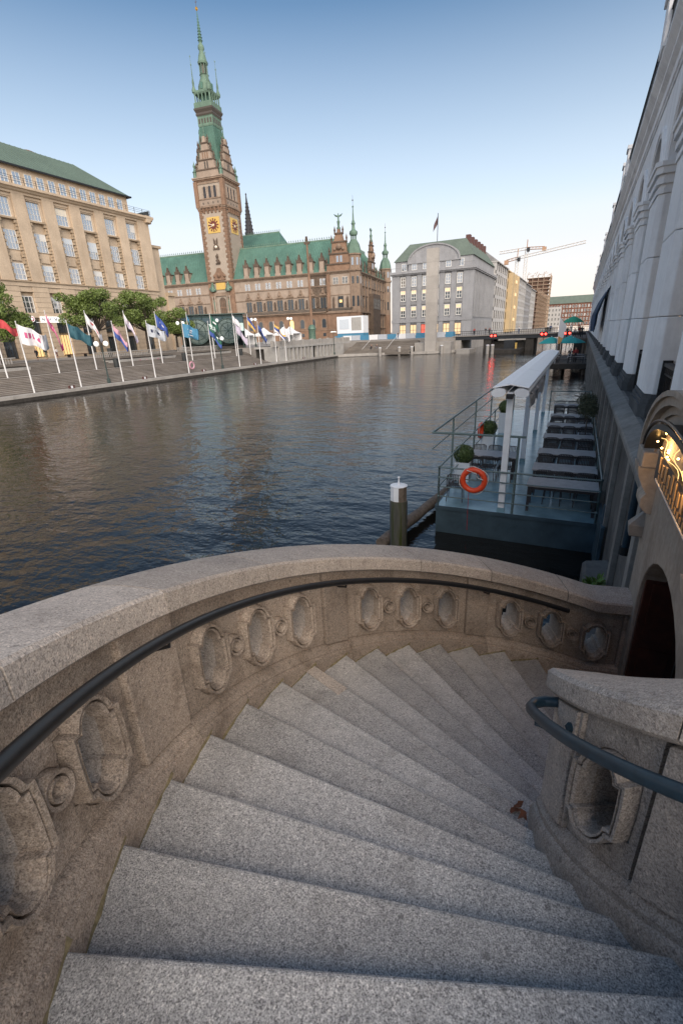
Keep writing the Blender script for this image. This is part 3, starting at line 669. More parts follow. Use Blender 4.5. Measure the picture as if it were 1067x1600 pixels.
for j, x in enumerate((-2.72, -2.2, -1.68)):
    for side, nm in ((1, 'far'), (-1, 'near')):
        place(ch, 1, (x, 15.8+side*.52, DZ), PI if side > 0 else 0, 'dark slatted chair, %s from the left, on the %s side of the water-side table' % (('first', 'second', 'third')[j], nm), 'slatted chairs on the pontoon')
place(ch, 1, (-2.74, 12.95, DZ), .1, 'dark slatted chair alone in the corner beside the lifebuoy', 'slatted chairs on the pontoon')
# planters
def bush(mb, c, r, n, leaf, squash=1.0, shell=.55):
    for _ in range(n):
        th = rnd.uniform(0, 2*PI); cz = rnd.uniform(-1, 1); rr = r*(shell+(1-shell)*rnd.random()**.5); s_ = math.sqrt(1-cz*cz)
        p = Vector((c[0]+rr*s_*math.cos(th), c[1]+rr*s_*math.sin(th), c[2]+rr*cz*squash))
        u = Vector((rnd.uniform(-1, 1), rnd.uniform(-1, 1), rnd.uniform(-1, 1))).normalized(); v = u.cross(Vector((rnd.uniform(-1, 1), rnd.uniform(-1, 1), rnd.uniform(-1, 1)))).normalized()
        l = leaf*rnd.uniform(.7, 1.3); wd = l*.5
        mb.add([p-u*l*.5, p+v*wd*.5, p+u*l*.5, p-v*wd*.5], [(0, 1, 2, 3)])
def planter(x, y, w_, h, kind, label):
    t = thing('box_planter', label, 'planter', (x, y, DZ), 0, 'planters on the pontoon')
    m = MB(); m.rings([[(sx*w_/2*s, sy*w_/2*s, z) for sx, sy in ((-1, -1), (1, -1), (1, 1), (-1, 1))] for z, s in ((0, .92), (h, 1), (h, .86), (h-.06, .85))]); m.build('pot', 'planter', t, world=False)
    MB().box(-w_*.42, -w_*.42, h-.09, w_*.42, w_*.42, h-.05).build('soil', 'soil', t, world=False)
    m = MB()
    if kind == 'ball':
        bush(m, (0, 0, h+.24), .33, 2200, .05, .95, .72); MB().ball((0, 0, h+.24), .25, 10, 7).build('crown_core', 'leaf_dark', t, world=False)
        m.build('crown', 'leaf_dark', t, world=False)
    else:
        MB().tube([(0, 0, h-.06), (.01, .02, h+.5), (0, 0, h+.9)], [.025, .02, .012], 6).build('stem', 'pile_wood', t, world=False)
        bush(m, (0, 0, h+.95), .42, 1500, .07, .85, .15); m.build('crown', 'leaf_olive', t, world=False)
planter(-2.96, 15.0, .5, .62, 'ball', 'pale planter with clipped round box bush nearest the lifebuoy')
planter(-2.90, 19.5, .5, .62, 'ball', 'pale planter with clipped round box bush, middle of the water-side three')
planter(-2.72, 23.0, .52, .95, 'ball', 'tall pale planter with clipped round bush under the awning end')
planter(.62, 20.4, .50, .62, 'olive', 'pale planter with feathery olive bush by the quay wall')
planter(.62, 22.7, .50, .62, 'olive', 'pale planter with olive bush farther along the quay wall')
# lifebuoy
def ring(name, label, c, rad, rt, axis='y', mats=('ring_red', 'rope')):
    t = thing(name, label, 'lifebuoy', c)
    def P(a, r): return (c[0]+r*math.cos(a), c[1], c[2]+r*math.sin(a)) if axis == 'y' else (c[0], c[1]+r*math.cos(a), c[2]+r*math.sin(a))
    MB().tube([P(2*PI*q/28, rad) for q in range(28)], rt, 10, closed=True).build('ring', mats[0], t, True)
    pts_ = [P(2*PI*q/40, rad+rt+.012+.02*math.sin(q*2*PI/10)) for q in range(40)]
    MB().tube(pts_, .010, 5, closed=True).build('grab_line', mats[1], t, True)
    for k in range(4):
        a = PI/4+k*PI/2; MB().tube([P(a-.10, rad), P(a+.10, rad)], rt+.006, 10).build('band', mats[1] if False else mats[0], t, True)
    return t
lbuoy = ring('lifebuoy', 'orange-red lifebuoy hanging on the end rail of the pontoon', (-2.12, 12.24, 1.66), .29, .075)
MB().tube([(-2.3, 12.15, 1.95), (-2.05, 12.14, 1.88), (-2.0, 12.14, 1.76), (-1.85, 12.14, 1.72)], .01, 5).build('loose_rope', 'rope', lbuoy, True)
MB().tube([(-2.22, 12.2, 1.36), (-2.22, 12.2, .8), (-2.21, 12.2, .2)], .006, 5).build('red_cord', 'red_line', lbuoy)
ring('lifebuoy', 'second orange lifebuoy on the water-side rail behind the middle planter', (-3.14, 19.0, 1.65), .26, .07, 'x')
# mooring pile and fender log
pi_t = thing('mooring_pile', 'octagonal mooring pile with peeling white cap and steel sleeve', 'mooring pile', (-3.53, 10.2, 0))
MB().lathe([(.215, -1.5), (.215, 1.62)], 20, (-3.53, 10.2, 0)).build('steel_sleeve', 'pile_steel', pi_t, True)
MB().lathe([(.20, 1.62), (.20, 1.985)], 10, (-3.53, 10.2, 0)).build('timber_head', 'pile_wood', pi_t)
n = 10; mb = MB(); mb.rings([[(-3.53+.206*math.cos(2*PI*i/n), 10.2+.206*math.sin(2*PI*i/n), z) for i in range(5, 9)]+[(-3.53, 10.2, z)] for z in (1.63, 1.99)]); mb.build('white_paint', 'post_white', pi_t)
MB().lathe([(.216, 1.985), (.216, 2.0), (.15, 2.02), (.001, 2.03)], 10, (-3.53, 10.2, 0)).build('white_cap', 'post_white', pi_t)
m = MB(); m.lathe([(.03, 2.02), (.02, 2.1), (.015, 2.17), (.035, 2.19), (.03, 2.215), (.001, 2.22)], 8, (-3.53, 10.2, 0)); m.build('finial', 'post_white', pi_t, True)
fl = thing('fender_log', 'weathered timber fender log floating beside the pontoon', 'log', (-3.7, 12, .2))
pts_ = [(-4.15, 10.0+5.6*q/14, .24+.01*math.sin(q)) for q in range(15)]
pts_ = [(-4.06+.05*q, 10.35+.42*q, .28+.012*math.sin(q*2)) for q in range(15)]
MB().tube(pts_, [.16+.012*math.sin(q*1.7) for q in range(15)], 12).build('trunk', 'pile_wood', fl, True)
# plants on the wall foot
wp = thing('wall_plant', 'bright green weed growing at the foot of the quay wall', 'plant', (.7, 8.0, 1.0))
plain('leaf_bright', (.13, .22, .03), .5, var=.4, scale=30)
for cx, cy in ((.66, 8.35), (.76, 8.5), (.84, 8.62)):
    m = MB()
    for k in range(26):
        a = rnd.uniform(0, 2*PI); l = rnd.uniform(.10, .2); up = rnd.uniform(.05, .22)
        p = Vector((cx, cy, 1.03)); q = p+Vector((l*math.cos(a), l*math.sin(a), up)); s_ = Vector((-math.sin(a), math.cos(a), 0))*l*.16
        md = p.lerp(q, .55)+Vector((0, 0, .02)); m.add([p, md+s_, q, md-s_], [(0, 1, 2, 3)])
    m.build('leaf_tuft', 'leaf_bright', wp)
# ------------------------------------------------------------------ left bank: quay, terraces, market
stone('paving', (.30, .28, .26), .2, .4, 6, bump=.2)
stone('quay_coping', (.38, .36, .335), .2, .8, 9, bump=.25)
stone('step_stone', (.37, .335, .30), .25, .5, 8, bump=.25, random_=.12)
stone('dark_basalt', (.06, .055, .05), .3, .7, 6, dirt=(.02, .02, .018), dirt_amt=.8)
stone('concrete_pale', (.42, .41, .39), .15, .8, 9, dirt=(.22, .2, .18), dirt_amt=.5)
stone('sandstone', (.56, .45, .335), .16, .35, 5, dirt=(.36, .27, .19), dirt_amt=.5, bump=.2, random_=.05)
stone('sandstone_dark', (.42, .33, .235), .2, .6, 7, bump=.2, random_=.1)
stone('copper', (.095, .19, .155), .22, .18, 2.5, rough=.6, dirt=(.06, .13, .105), dirt_amt=.6, bump=.15, random_=.04)
stone('copper_pale', (.14, .22, .17), .25, .4, 4, rough=.6, dirt=(.07, .13, .10), dirt_amt=.6, bump=.15, random_=.04)
stone('copper_roof_left', (.125, .175, .145), .12, .2, 3, rough=.6, bump=.1)
stone('rathaus_stone', (.27, .20, .15), .25, .4, 6, dirt=(.14, .10, .075), dirt_amt=.75, bump=.3, random_=.08)
stone('rathaus_pale', (.355, .285, .23), .2, .4, 6, dirt=(.22, .17, .13), dirt_amt=.6, bump=.3, random_=.06)
stone('rathaus_red', (.25, .16, .11), .25, .5, 6, dirt=(.13, .085, .06), dirt_amt=.7, bump=.3, random_=.06)
stone('rathaus_dark', (.12, .09, .07), .3, .8, 8, bump=.3, random_=.1)
stone('tower_plaster', (.37, .315, .26), .1, .3, 4, dirt=(.33, .28, .23), dirt_amt=.5, bump=.1, random_=0)
plain('frame_white', (.68, .67, .64), .5)
plain('frame_dark', (.07, .06, .05), .5)
plain('bronze_green', (.10, .17, .13), .55, .2, var=.5, scale=3)
plain('pole_white', (.70, .70, .70), .4)
plain('clock_red', (.13, .03, .02), .5)
plain('clock_gold', (.72, .48, .14), .4, .5, var=.1, scale=3)
plain('cream', (.78, .72, .6), .5)
G0 = .60; GM = 3.45
def ground(name, poly, z, mat, z0=-2): return tag(MB().prism(poly, z0, z).build(name, mat), kind='structure')
ground('quay_promenade', [(-53.5, -30), (-53.5, 108.2), (-60.5, 108.2), (-60.5, -30)], G0, 'paving')
ground('quay_corner', [(-53.5, 108.2), (-46.5, 111.5), (-33.0, 115.2), (-27.5, 118.5), (-27.5, 130), (-60.5, 130), (-60.5, 108.2)], G0, 'paving')
ground('market_square', [(-66.6, -30), (-66.6, 84.4), (-60.4, 84.4), (-60.4, 121.2), (-27.6, 121.2), (-27.6, 700), (-900, 700), (-900, -30)], GM, 'paving')
ed = tag(MB().box(-53.62, -30, -2, -53.2, 108.2, G0-.28).build('quay_footing', 'dark_basalt'), kind='structure')
qc = thing('quay_edge', 'pale stone kerb along the far quay with dark wall below', 'kerb', (-53.4, 40, 0))
for q in range(23): MB().box(-54.3, -30+6*q+.02, G0-.28, -53.32, -24+6*q-.02, G0+.06).build('kerb_stone', 'quay_coping', qc)
pts_ = [(-53.4, 108.2), (-46.5, 111.5), (-33, 115.2), (-27.4, 118.5), (-27.4, 122)]
for (x0, y0), (x1, y1) in zip(pts_, pts_[1:]): MB().beam((x0, y0, G0-.25), (x1, y1, G0-.25), .7, .6).build('kerb_stone', 'quay_coping', qc)
stone('step_riser_shade', (.17, .15, .13), .25, .5, 8, bump=.25, random_=.1)  # darker copy of the tread stone: riser shade put into the colour
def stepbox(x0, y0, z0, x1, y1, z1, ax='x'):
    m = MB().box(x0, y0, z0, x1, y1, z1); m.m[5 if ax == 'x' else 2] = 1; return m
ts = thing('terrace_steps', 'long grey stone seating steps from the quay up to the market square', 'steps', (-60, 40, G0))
for q in range(10): stepbox(-61.5 if q == 9 else -60.5, -30, G0-.5+.15*q, -55.0-.55*q, 81.0, G0+.15*(q+1)).build('step', ['step_stone', 'step_riser_shade'], ts)
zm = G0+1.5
for q in range(9): stepbox(-68 if q == 8 else -66.8, -30, zm-.3+.15*q, -61.9-.55*q, 84.3, zm+.15*(q+1)).build('step', ['step_stone', 'step_riser_shade'], ts)
# low planter walls with railings
def lowwall(y0, y1, label):
    t = thing('planter_wall', label, 'wall', (-65, (y0+y1)/2, zm))
    MB().rings([[(x, y, z) for x, y in ((-64.0+a, y0-a), (-64.0+a, y1+a), (-67.2, y1+a), (-67.2, y0-a))] for z, a in ((zm-.05, -.25), (zm+.95, .0))]).build('basin', 'concrete_pale', t)
    MB().box(-67.0, y0+.3, zm+.95, -64.3, y1-.3, zm+1.06).build('soil', 'soil', t)
    m = MB()
    for q in range(int((y1-y0)/.35)): m.box(-66.9, y0+.35*q, zm+1.05, -66.84, y0+.35*q+.12, zm+2.05)
    m.box(-66.95, y0, zm+2.02, -66.8, y1, zm+2.14); m.box(-66.93, y0, zm+1.2, -66.82, y1, zm+1.28); m.build('stone_railing', 'quay_coping', t)
lowwall(51, 65, 'low pale concrete planter wall with graffiti under the two plane trees')
lowwall(20, 39.2, 'low pale concrete planter wall at the left edge')
lowwall(68.5, 80.5, 'low stone planter wall in front of the glass hall')
# colonnade under the terrace
co = thing('terrace_colonnade', 'white pillared wall carrying the market terrace at the water', 'colonnade', (-54, 98, G0))
MB().box(-60.4, 84.0, G0-1, -56.0, 110, GM+.1).build('back_wall', 'dark_basalt', co)
MB().box(-60.4, 83.4, GM-.35, -54.2, 117.8, GM+.05).build('beam', 'concrete_pale', co)
for q in range(13):
    y = 87.0+1.62*q+(.9 if q > 6 else 0); MB().box(-54.95, y, G0, -54.3, y+.75, GM-.35).build('pillar', 'concrete_pale', co)
MB().box(-58, 108.6, G0-1, -54.25, 113.5, GM-.35).build('end_wall', 'concrete_pale', co); MB().box(-58, 83.4, G0-1, -54.25, 86.4, GM-.35).build('end_wall', 'concrete_pale', co)
for q in range(9):
    y = 81.5+4.0*q; MB().box(-54.75, y+.02, GM+.05, -54.35, y+3.96, GM+1.05).build('parapet_block', 'quay_coping', co); MB().box(-54.85, y-.2, GM+.05, -54.28, y+.2, GM+1.2).build('parapet_pier', 'quay_coping', co)
# broad steps at the bridge corner
bs = thing('corner_steps', 'dark broad steps climbing from the water to the bridge corner', 'steps', (-44, 117, G0))
for q in range(18): stepbox(-53.9, 112.2+.5*q+(1.1 if q > 8 else 0), G0-.2+.158*q-.2, -36.5, 121.3, G0+.158*(q+1), 'y').build('step', ['step_stone', 'step_riser_shade'], bs)
MB().box(-36.5, 112.8+4, -1, -27.6, 121.25, 2.6).build('side_wall', 'quay_coping', bs)
for x in (-49, -42.5): MB().tube([(x, 113, G0+.9), (x, 121, GM+.95)], .035, 6).build('handrail', 'pole_white', bs, True)
# ------------------------------------------------------------------ windows
_wm = {}
def win_mesh(w_, h, nx, ny, fw, glass, frame, arch):
    k = (w_, h, nx, ny, fw, glass, frame, arch)
    if k not in _wm:
        m = MB(); m.box(-w_/2, -.05, 0, -w_/2+fw, .05, h); m.box(w_/2-fw, -.05, 0, w_/2, .05, h); m.box(-w_/2+fw, -.05, 0, w_/2-fw, .05, fw)
        m.box(-w_/2+fw, -.05, h-fw, w_/2-fw, .05, h)
        for q in range(1, nx): x = -w_/2+w_*q/nx; m.box(x-fw*.38, -.04, fw, x+fw*.38, .04, h-fw)
        for q in range(1, ny):
            z = h*q/ny
            for p in range(nx): m.box(-w_/2+w_*p/nx+fw*.4, -.035, z-fw*.32, -w_/2+w_*(p+1)/nx-fw*.4, .035, z+fw*.32)
        if arch: m.prism(archpoly(-w_/2, w_/2, h-w_/2, h+.02, 0, w_/2-.04), -.06, .06, 'y') if False else None
        p = MB().box(-w_/2+.02, .015, .02, w_/2-.02, .03, h-.02)
        _wm[k] = (m.mesh('window_frame', frame), p.mesh('pane', glass))
    return _wm[k]
def window(parent, x, y, z, w_, h, rot, nx=2, ny=3, fw=.09, glass='glass_sky', frame='frame_white', world=True, arch=False):
    fm, pm = win_mesh(w_, h, nx, ny, fw, glass, frame, arch)
    o = link('window', fm, parent, world, loc=(x, y, z), rotz=rot); link('pane', pm, o, False); return o
# ------------------------------------------------------------------ bank building at the left
lb_ = thing('bank_building', 'large sandstone office building with green roof and tall pilasters at left', 'building', (-95, 60, GM))
FX = -84.0; YC = [39.2+4.98*k for k in range(9)]; LB1 = 83.4
MB().box(-112, 20, GM, FX-.75, LB1, 28.6).build('wall', 'sandstone', lb_)
RP = PI/2
# pilasters above the belt course
pil = MB().box(-.62, -1.02, 15.75, 0, 1.02, 28.45).mesh('pilaster', 'sandstone')
for q in range(10):
    y = YC[0]-2.49+4.98*q
    if q == 9: MB().box(FX-.62, y-1.0, 15.75, FX, LB1, 28.45).build('pilaster', 'sandstone', lb_)
    else: link('pilaster', pil, lb_, True, loc=(FX, y, 0))
for y in YC:
    MB().box(FX-.75, y-1.46, 28.0, FX-.3, y+1.46, 28.45).build('bay_head', 'sandstone', lb_)
    m = MB()                                          # frame round the top window and its ledge
    m.box(FX-.75, y-1.40, 25.1, FX-.42, y-1.12, 28.0); m.box(FX-.75, y+1.12, 25.1, FX-.42, y+1.40, 28.0); m.box(FX-.75, y-1.12, 27.8, FX-.42, y+1.12, 28.0); m.build('window_surround', 'sandstone', lb_)
    MB().box(FX-.75, y-1.47, 24.72, FX-.12, y+1.47, 25.0).build('window_ledge', 'sandstone_dark', lb_, bevel=.03)
    m = MB()
    for s_ in (-1, 1):
        for q in range(18):
            l = .42 if q % 2 else .26; z = 15.85+.49*q
            m.box(FX-.75, y+s_*1.46-(0 if s_ < 0 else l), z+.04, FX-.16, y+s_*1.46+(l if s_ < 0 else 0), z+.45)
    tag(m.build('quoin_blocks', 'sandstone_dark', lb_), kind='stuff')
    m = MB(); m.box(FX-.75, y-.85, 18.75, FX-.55, y+.85, 20.05); m.build('spandrel_panel', 'sandstone', lb_, bevel=.04)
    window(lb_, FX-.70, y, 25.12, 2.2, 2.65, RP, 4, 3, .075)
    window(lb_, FX-.66, y, 20.4, 2.05, 2.8, RP, 4, 3, .075)
    window(lb_, FX-.66, y, 15.9, 2.0, 2.5, RP, 3, 3, .12)
    window(lb_, FX-.62, y, 10.7, 2.1, 2.75, RP, 3, 3, .12)
    for zz, hh, ww in ((25.12, 2.65, 2.05), (20.4, 2.8, 1.9), (15.9, 2.5, 1.8), (10.7, 2.75, 1.9)):
        if rnd.random() < .42:
            l = rnd.uniform(.25, .7)*hh; c0 = rnd.choice((-ww/2, -ww/2, 0)); MB().box(FX-.672-(.0 if zz > 24 else -.04), y+c0, zz+hh-.08-l, FX-.668-(.0 if zz > 24 else -.04), y+ww/2, zz+hh-.08).build('window_blind', rnd.choice(('cream', 'frame_white', 'planter')), lb_)
MB().box(FX-.75, 20, 14.9, FX+.05, LB1+.05, 15.75).build('belt_course', 'sandstone', lb_)
MB().box(FX-.75, 20, 15.55, FX+.25, LB1+.25, 15.70).build('belt_ledge', 'sandstone_dark', lb_)
mb = MB(); mb.prism([(FX-1.2, 28.45), (FX+.02, 28.45), (FX+.05, 28.75), (FX+.35, 28.85), (FX+.55, 29.1), (FX+.85, 29.2), (FX+.88, 29.55), (FX-.2, 29.68), (FX-1.2, 29.68)], 20, LB1+.9, 'y'); mb.build('cornice', 'sandstone', lb_)
mb = MB(); mb.prism([(LB1-1, 28.45), (LB1, 28.45), (LB1+.1, 28.8), (LB1+.85, 29.2), (LB1+.88, 29.55), (LB1-1, 29.68)], -110, FX+.8, 'x'); mb.build('cornice_return', 'sandstone', lb_)
# rusticated lower storeys: course blocks between the windows
crs = MB().box(-.7, -1.38, .03, 0, 1.38, .79).mesh('stone_course', 'sandstone'); nar = MB().box(-.7, -1.08, .03, -.12, 1.08, .79).mesh('stone_course', 'sandstone')
for q in range(10):
    y = YC[0]-2.49+4.98*q
    for c in range(14): link('stone_course', crs, lb_, True, loc=(FX, y, GM+.2+.80*c))
for y in YC:
    for c in (8, 13): link('stone_course', nar, lb_, True, loc=(FX, y, GM+.2+.80*c))
MB().box(FX-.5, 20, GM, FX+.08, LB1, GM+.2).build('base_course', 'sandstone_dark', lb_)
plain('shop_lit', (.5, .36, .18), .5, emit=(1, .62, .26), es=.36)
plain('shop_lit2', (.5, .3, .14), .5, emit=(1, .55, .2), es=.9)
for i, y in enumerate(YC):
    lit = i in (3, 4, 1)
    window(lb_, FX-.60, y, GM+.25, 2.15, 3.6 if lit else 3.0, RP, 4, 1, .08, 'shop_lit' if lit else 'glass_dim', 'frame_dark')
    if not lit: MB().box(FX-.62, y-1.08, GM+3.3, FX-.30, y+1.08, GM+3.6).build('shop_lintel', 'sandstone_dark', lb_)
    window(lb_, FX-.60, y, GM+4.1, 2.15, 2.2, RP, 3, 1, .1, 'glass_dim', 'frame_dark')
# sign on the facade: coloured disc, four white letter boxes, smaller letters
fs = thing('facade_sign', 'row of white letter boxes and a round emblem on the bank facade', 'sign', (FX, 58, 9.7))
ROTF = Matrix(((0, 0, 1), (1, 0, 0), (0, 1, 0)))           # text read on a face that looks towards +X
plain('sign_white', (.85, .85, .85), .4, emit=(1, 1, 1), es=.25); plain('sign_red', (.45, .03, .08), .5); plain('sign_ink', (.05, .05, .06), .5)
plain('magenta', (.62, .04, .20), .6, var=.1); plain('pink', (.75, .45, .5), .6)
MB().prism([(53.7+.48*math.cos(2*PI*q/20), 9.85+.48*math.sin(2*PI*q/20)) for q in range(20)], FX-.02, FX+.14, 'x').build('emblem_disc', 'sign_white', fs)
MB().prism([(53.7+.38*math.cos(2*PI*q/20), 9.85+.38*math.sin(2*PI*q/20)) for q in range(20)], FX+.14, FX+.16, 'x').build('emblem_ring', 'sign_red', fs)
MB().prism([(53.7+.22*math.cos(2*PI*q/16), 9.85+.22*math.sin(2*PI*q/16)) for q in range(16)], FX+.16, FX+.18, 'x').build('emblem_centre', 'sign_white', fs)
for q in range(4):                                          # letters too small to read: a few strokes each
    y = 55.7+1.12*q; o = MB().box(FX+.0, y-.5, 9.3, FX+.14, y+.5, 10.25).build('letter_box', 'sign_white', fs)
    for dy, dz, l in ((-.18, .2, .55), (.12, .2, .55), (-.03, .45, .12)): MB().box(FX+.14, y+dy-.05+.1*(q % 2)*dz, 9.3+dz, FX+.15, y+dy+.07, 9.3+dz+l).build('letter_stroke', 'sign_ink', o)
for q in range(9): MB().box(FX+.0, 60.3+.62*q, 9.45, FX+.1, 60.3+.62*q+.34, 10.0+.12*(q % 2)).build('letter', 'sign_white', fs)
MB().box(FX, 54.4, 9.3, FX+.08, 65.6, 9.36).build('sign_rail', 'sign_white', fs)
# attic storey, railing and roof
AX = FX-1.9
MB().box(-110, 20, 29.6, AX, 80.6, 32.9).build('attic_wall', 'sandstone', lb_)
for q in range(19):
    y = 78.6-2.02*q
    if y > 38: window(lb_, AX+.02, y, 29.85, 1.25, 2.25, RP, 2, 2, .07)
mb = MB()
for q in range(33): mb.box(FX+.30, 20+2*q-.03, 29.6, FX+.36, 20+2*q+.03, 30.75)
for z in (30.1, 30.42, 30.72): mb.box(FX+.31, 20, z, FX+.35, LB1+.6, z+.04)
for z in (30.1, 30.42, 30.72): mb.box(-95, LB1+.56, z, FX+.35, LB1+.6, z+.04)
mb.build('roof_railing', 'iron', lb_)
MB().box(-93, LB1+.45, 29.7, FX+.2, LB1+.49, 30.7).build('glass_screen', 'glass_dim', lb_)
mb = MB(); mb.add([(AX+.6, 20, 32.9), (AX+.6, 81.2, 32.9), (-112, 81.2, 32.9), (-112, 20, 32.9), (-93.5, 20, 38.4), (-93.5, 76.0, 38.4), (-100, 76, 38.4), (-100, 20, 38.4)], [(0, 1, 5, 4), (1, 2, 6, 5), (2, 3, 7, 6), (4, 5, 6, 7), (0, 4, 7, 3), (3, 2, 1, 0)]); mb.build('roof', 'copper_roof_left', lb_)
mb = MB().box(AX+.45, 20, 32.7, AX+.75, 81.3, 32.95); mb.box(-110, 81.0, 32.7, AX+.75, 81.3, 32.95); mb.build('gutter', 'iron', lb_)
mb = MB()
for q in range(60): mb.beam((AX+.6, 20.5+q, 32.93), (-93.5, 20.5+q*.92+1.0, 38.43), .05, .07)
tag(mb.build('roof_seams', 'copper_roof_left', lb_), kind='stuff')
for y in (56, 62.5, 68.5): MB().lathe([(.9, 38.0), (.8, 38.9), (.4, 39.1), (.01, 39.15)], 10, (-95.5, y, 0), sy=1.8).build('roof_vent', 'rathaus_red', lb_)
MB().box(-112, LB1, GM, FX-1.4, 86.6, 24.3).build('side_wing', 'sandstone', lb_); MB().box(-112, LB1, 24.3, FX-1.0, 87.0, 24.8).build('side_cornice', 'sandstone_dark', lb_)
MB().box(-112, 86.6, GM, FX-.9, 88.6, 14.9).build('side_wing', 'sandstone', lb_); MB().box(-112, 86.6, 14.9, FX-.5, 89, 15.6).build('side_cornice', 'sandstone_dark', lb_)
# awning over a shop at the left edge
aw2 = thing('shop_awning', 'brown shop awning at the left edge of the bank building', 'awning', (-82.5, 42, 6))
MB().prism([(FX, 8.2), (-80.6, 6.7), (-80.6, 6.4), (FX, 7.9)], 36, 46.2, 'y').build('canopy', 'rathaus_dark', aw2)
# ------------------------------------------------------------------ town hall
RA = R(8)
ra = thing('town_hall', 'ornate brown stone town hall with green copper roofs and tall clock tower', 'town hall', (-135.3, 169.26, 0), RA)
def part(mb, name, mat, parent=None, smooth=False, bevel=0, ang=38): return mb.build(name, mat, parent or ra, smooth, ang, world=False, bevel=bevel)
B0 = 3.4
part(MB().box(-60, 0, B0, 46, 17, 27.0), 'wall', 'rathaus_pale'); part(MB().box(38, .0, B0, 56.6, 54, 27.0), 'wing_wall', 'rathaus_stone')
part(MB().box(-60, -.35, B0, 56.9, 0, 12.9), 'ground_floor', 'rathaus_red')
for z, e, h in ((6.9, .5, .25), (12.9, .75, .5), (19.2, .22, .25), (22.6, .25, .3), (26.6, .35, .35), (26.95, .7, .3), (27.25, .95, .28)):
    part(MB().box(-60, -e, z, 46, 0, z+h), 'string_course', 'rathaus_stone')
    part(MB().box(45.6, -e-.7, z, 57.0+e, 0, z+h), 'string_course', 'rathaus_stone'); part(MB().box(56.6, -e, z, 56.7+e, 54+e, z+h), 'string_course', 'rathaus_stone')
bays = [11.6+4.61*k for k in range(8)]; allb = bays+[-b for b in bays if b < 40]
niche = MB(); niche.lathe([(.30, 0), (.34, .3), (.22, .9), (.30, 1.5), (.36, 1.9), (.2, 2.3), (.17, 2.6), (.01, 2.75)], 8); niche_me = niche.mesh('statue', 'rathaus_dark', True)
ped = MB(); ped.prism([(-1.5, 0), (1.5, 0), (1.25, .5), (.7, .8), (.55, 1.3), (.35, 1.5), (.3, 2.2), (-.3, 2.2), (-.35, 1.5), (-.55, 1.3), (-.7, .8), (-1.25, .5)], -.45, 0, 'y'); ped.ball((0, -.45, 1.0), .45, 8, 6); ped.ball((0, -.3, 2.3), .3, 8, 5)
ped_me = ped.mesh('window_gablet', 'rathaus_stone')
colm = MB(); colm.lathe([(.24, 0), (.24, .25), (.17, .3), (.15, 3.2), (.24, 3.4), (.26, 3.6)], 8); col_me = colm.mesh('half_column', 'rathaus_pale', True)
dm = MB(); dm.box(-1.15, 0, 0, 1.15, 3.4, 1.0, 0); dm.box(-.95, .12, 1.0, .95, 3, 3.9, 0); dm.box(-1.2, -.05, 3.9, 1.2, 3, 4.15, 1)
dm.prism([(-1.1, 4.15), (1.1, 4.15), (.95, 4.7), (.5, 5.0), (.45, 5.6), (.28, 5.9), (.2, 6.6), (-.2, 6.6), (-.28, 5.9), (-.45, 5.6), (-.5, 5.0), (-.95, 4.7)], .05, .9, 'y', 1)
dm.lathe([(.28, 6.6), (.4, 6.8), (.15, 7.05), (.1, 7.7), (.01, 7.9)], 6, (0, .45, 0), 2)
for s_ in (-1, 1): dm.lathe([(.13, 3.9), (.13, 4.9), (.01, 5.5)], 5, (s_*1.1, .1, 0), 1); dm.box(s_*1.02-.1, -.02, 1.0, s_*1.02+.1, .15, 3.9, 1)
dorm_me = dm.mesh('dormer', ['rathaus_pale', 'rathaus_dark', 'copper_pale'])
for b_ in allb:
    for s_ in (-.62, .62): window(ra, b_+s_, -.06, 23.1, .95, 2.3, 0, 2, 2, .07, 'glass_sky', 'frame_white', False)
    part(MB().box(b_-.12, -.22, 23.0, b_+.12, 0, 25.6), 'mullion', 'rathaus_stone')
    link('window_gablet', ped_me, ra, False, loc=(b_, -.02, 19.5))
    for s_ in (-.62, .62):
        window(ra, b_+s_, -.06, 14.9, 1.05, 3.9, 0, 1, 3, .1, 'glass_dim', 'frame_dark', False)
    for s_ in (-1.35, 1.35): link('half_column', col_me, ra, False, loc=(b_+s_, -.18, 15.2))
    if abs(b_) > 8:
        n_ = link('statue_niche', MB().prism([(-.45, 0), (.45, 0), (.45, 2.6), (.3, 3.0), (0, 3.15), (-.3, 3.0), (-.45, 2.6)], -.03, 0, 'y').mesh('niche', 'rathaus_dark'), ra, False, loc=(b_+2.3, 0, 15.2)); link('statue', niche_me, n_, False, loc=(0, -.3, .1))
    # arched ground-floor window with its own surround
    sur = MB(); q = [(b_-1.15, 7.6), (b_-1.15, 10.3)]+[(b_+1.15*math.cos(a), 10.3+1.15*math.sin(a)) for a in [PI-PI*k/8 for k in range(1, 8)]]+[(b_+1.15, 10.3), (b_+1.15, 7.6)]
    part(sur.prism(q, -.44, -.3, 'y'), 'window_surround', 'rathaus_stone')
    q = [(b_-.8, 7.9), (b_-.8, 10.3)]+[(b_+.8*math.cos(a), 10.3+.8*math.sin(a)) for a in [PI-PI*k/8 for k in range(1, 8)]]+[(b_+.8, 10.3), (b_+.8, 7.9)]
    part(MB().prism(q, -.47, -.42, 'y'), 'arched_pane', 'warm_lit' if abs(b_-bays[4]) < .1 else 'glass_dim')
    part(MB().box(b_-.6, -.40, 4.7, b_+.6, -.34, 5.9), 'cellar_window', 'glass_dim')
    if not -14 < b_ < 9 and b_ < 43.9: link('dormer', dorm_me, ra, False, loc=(b_, -.1, 27.5))
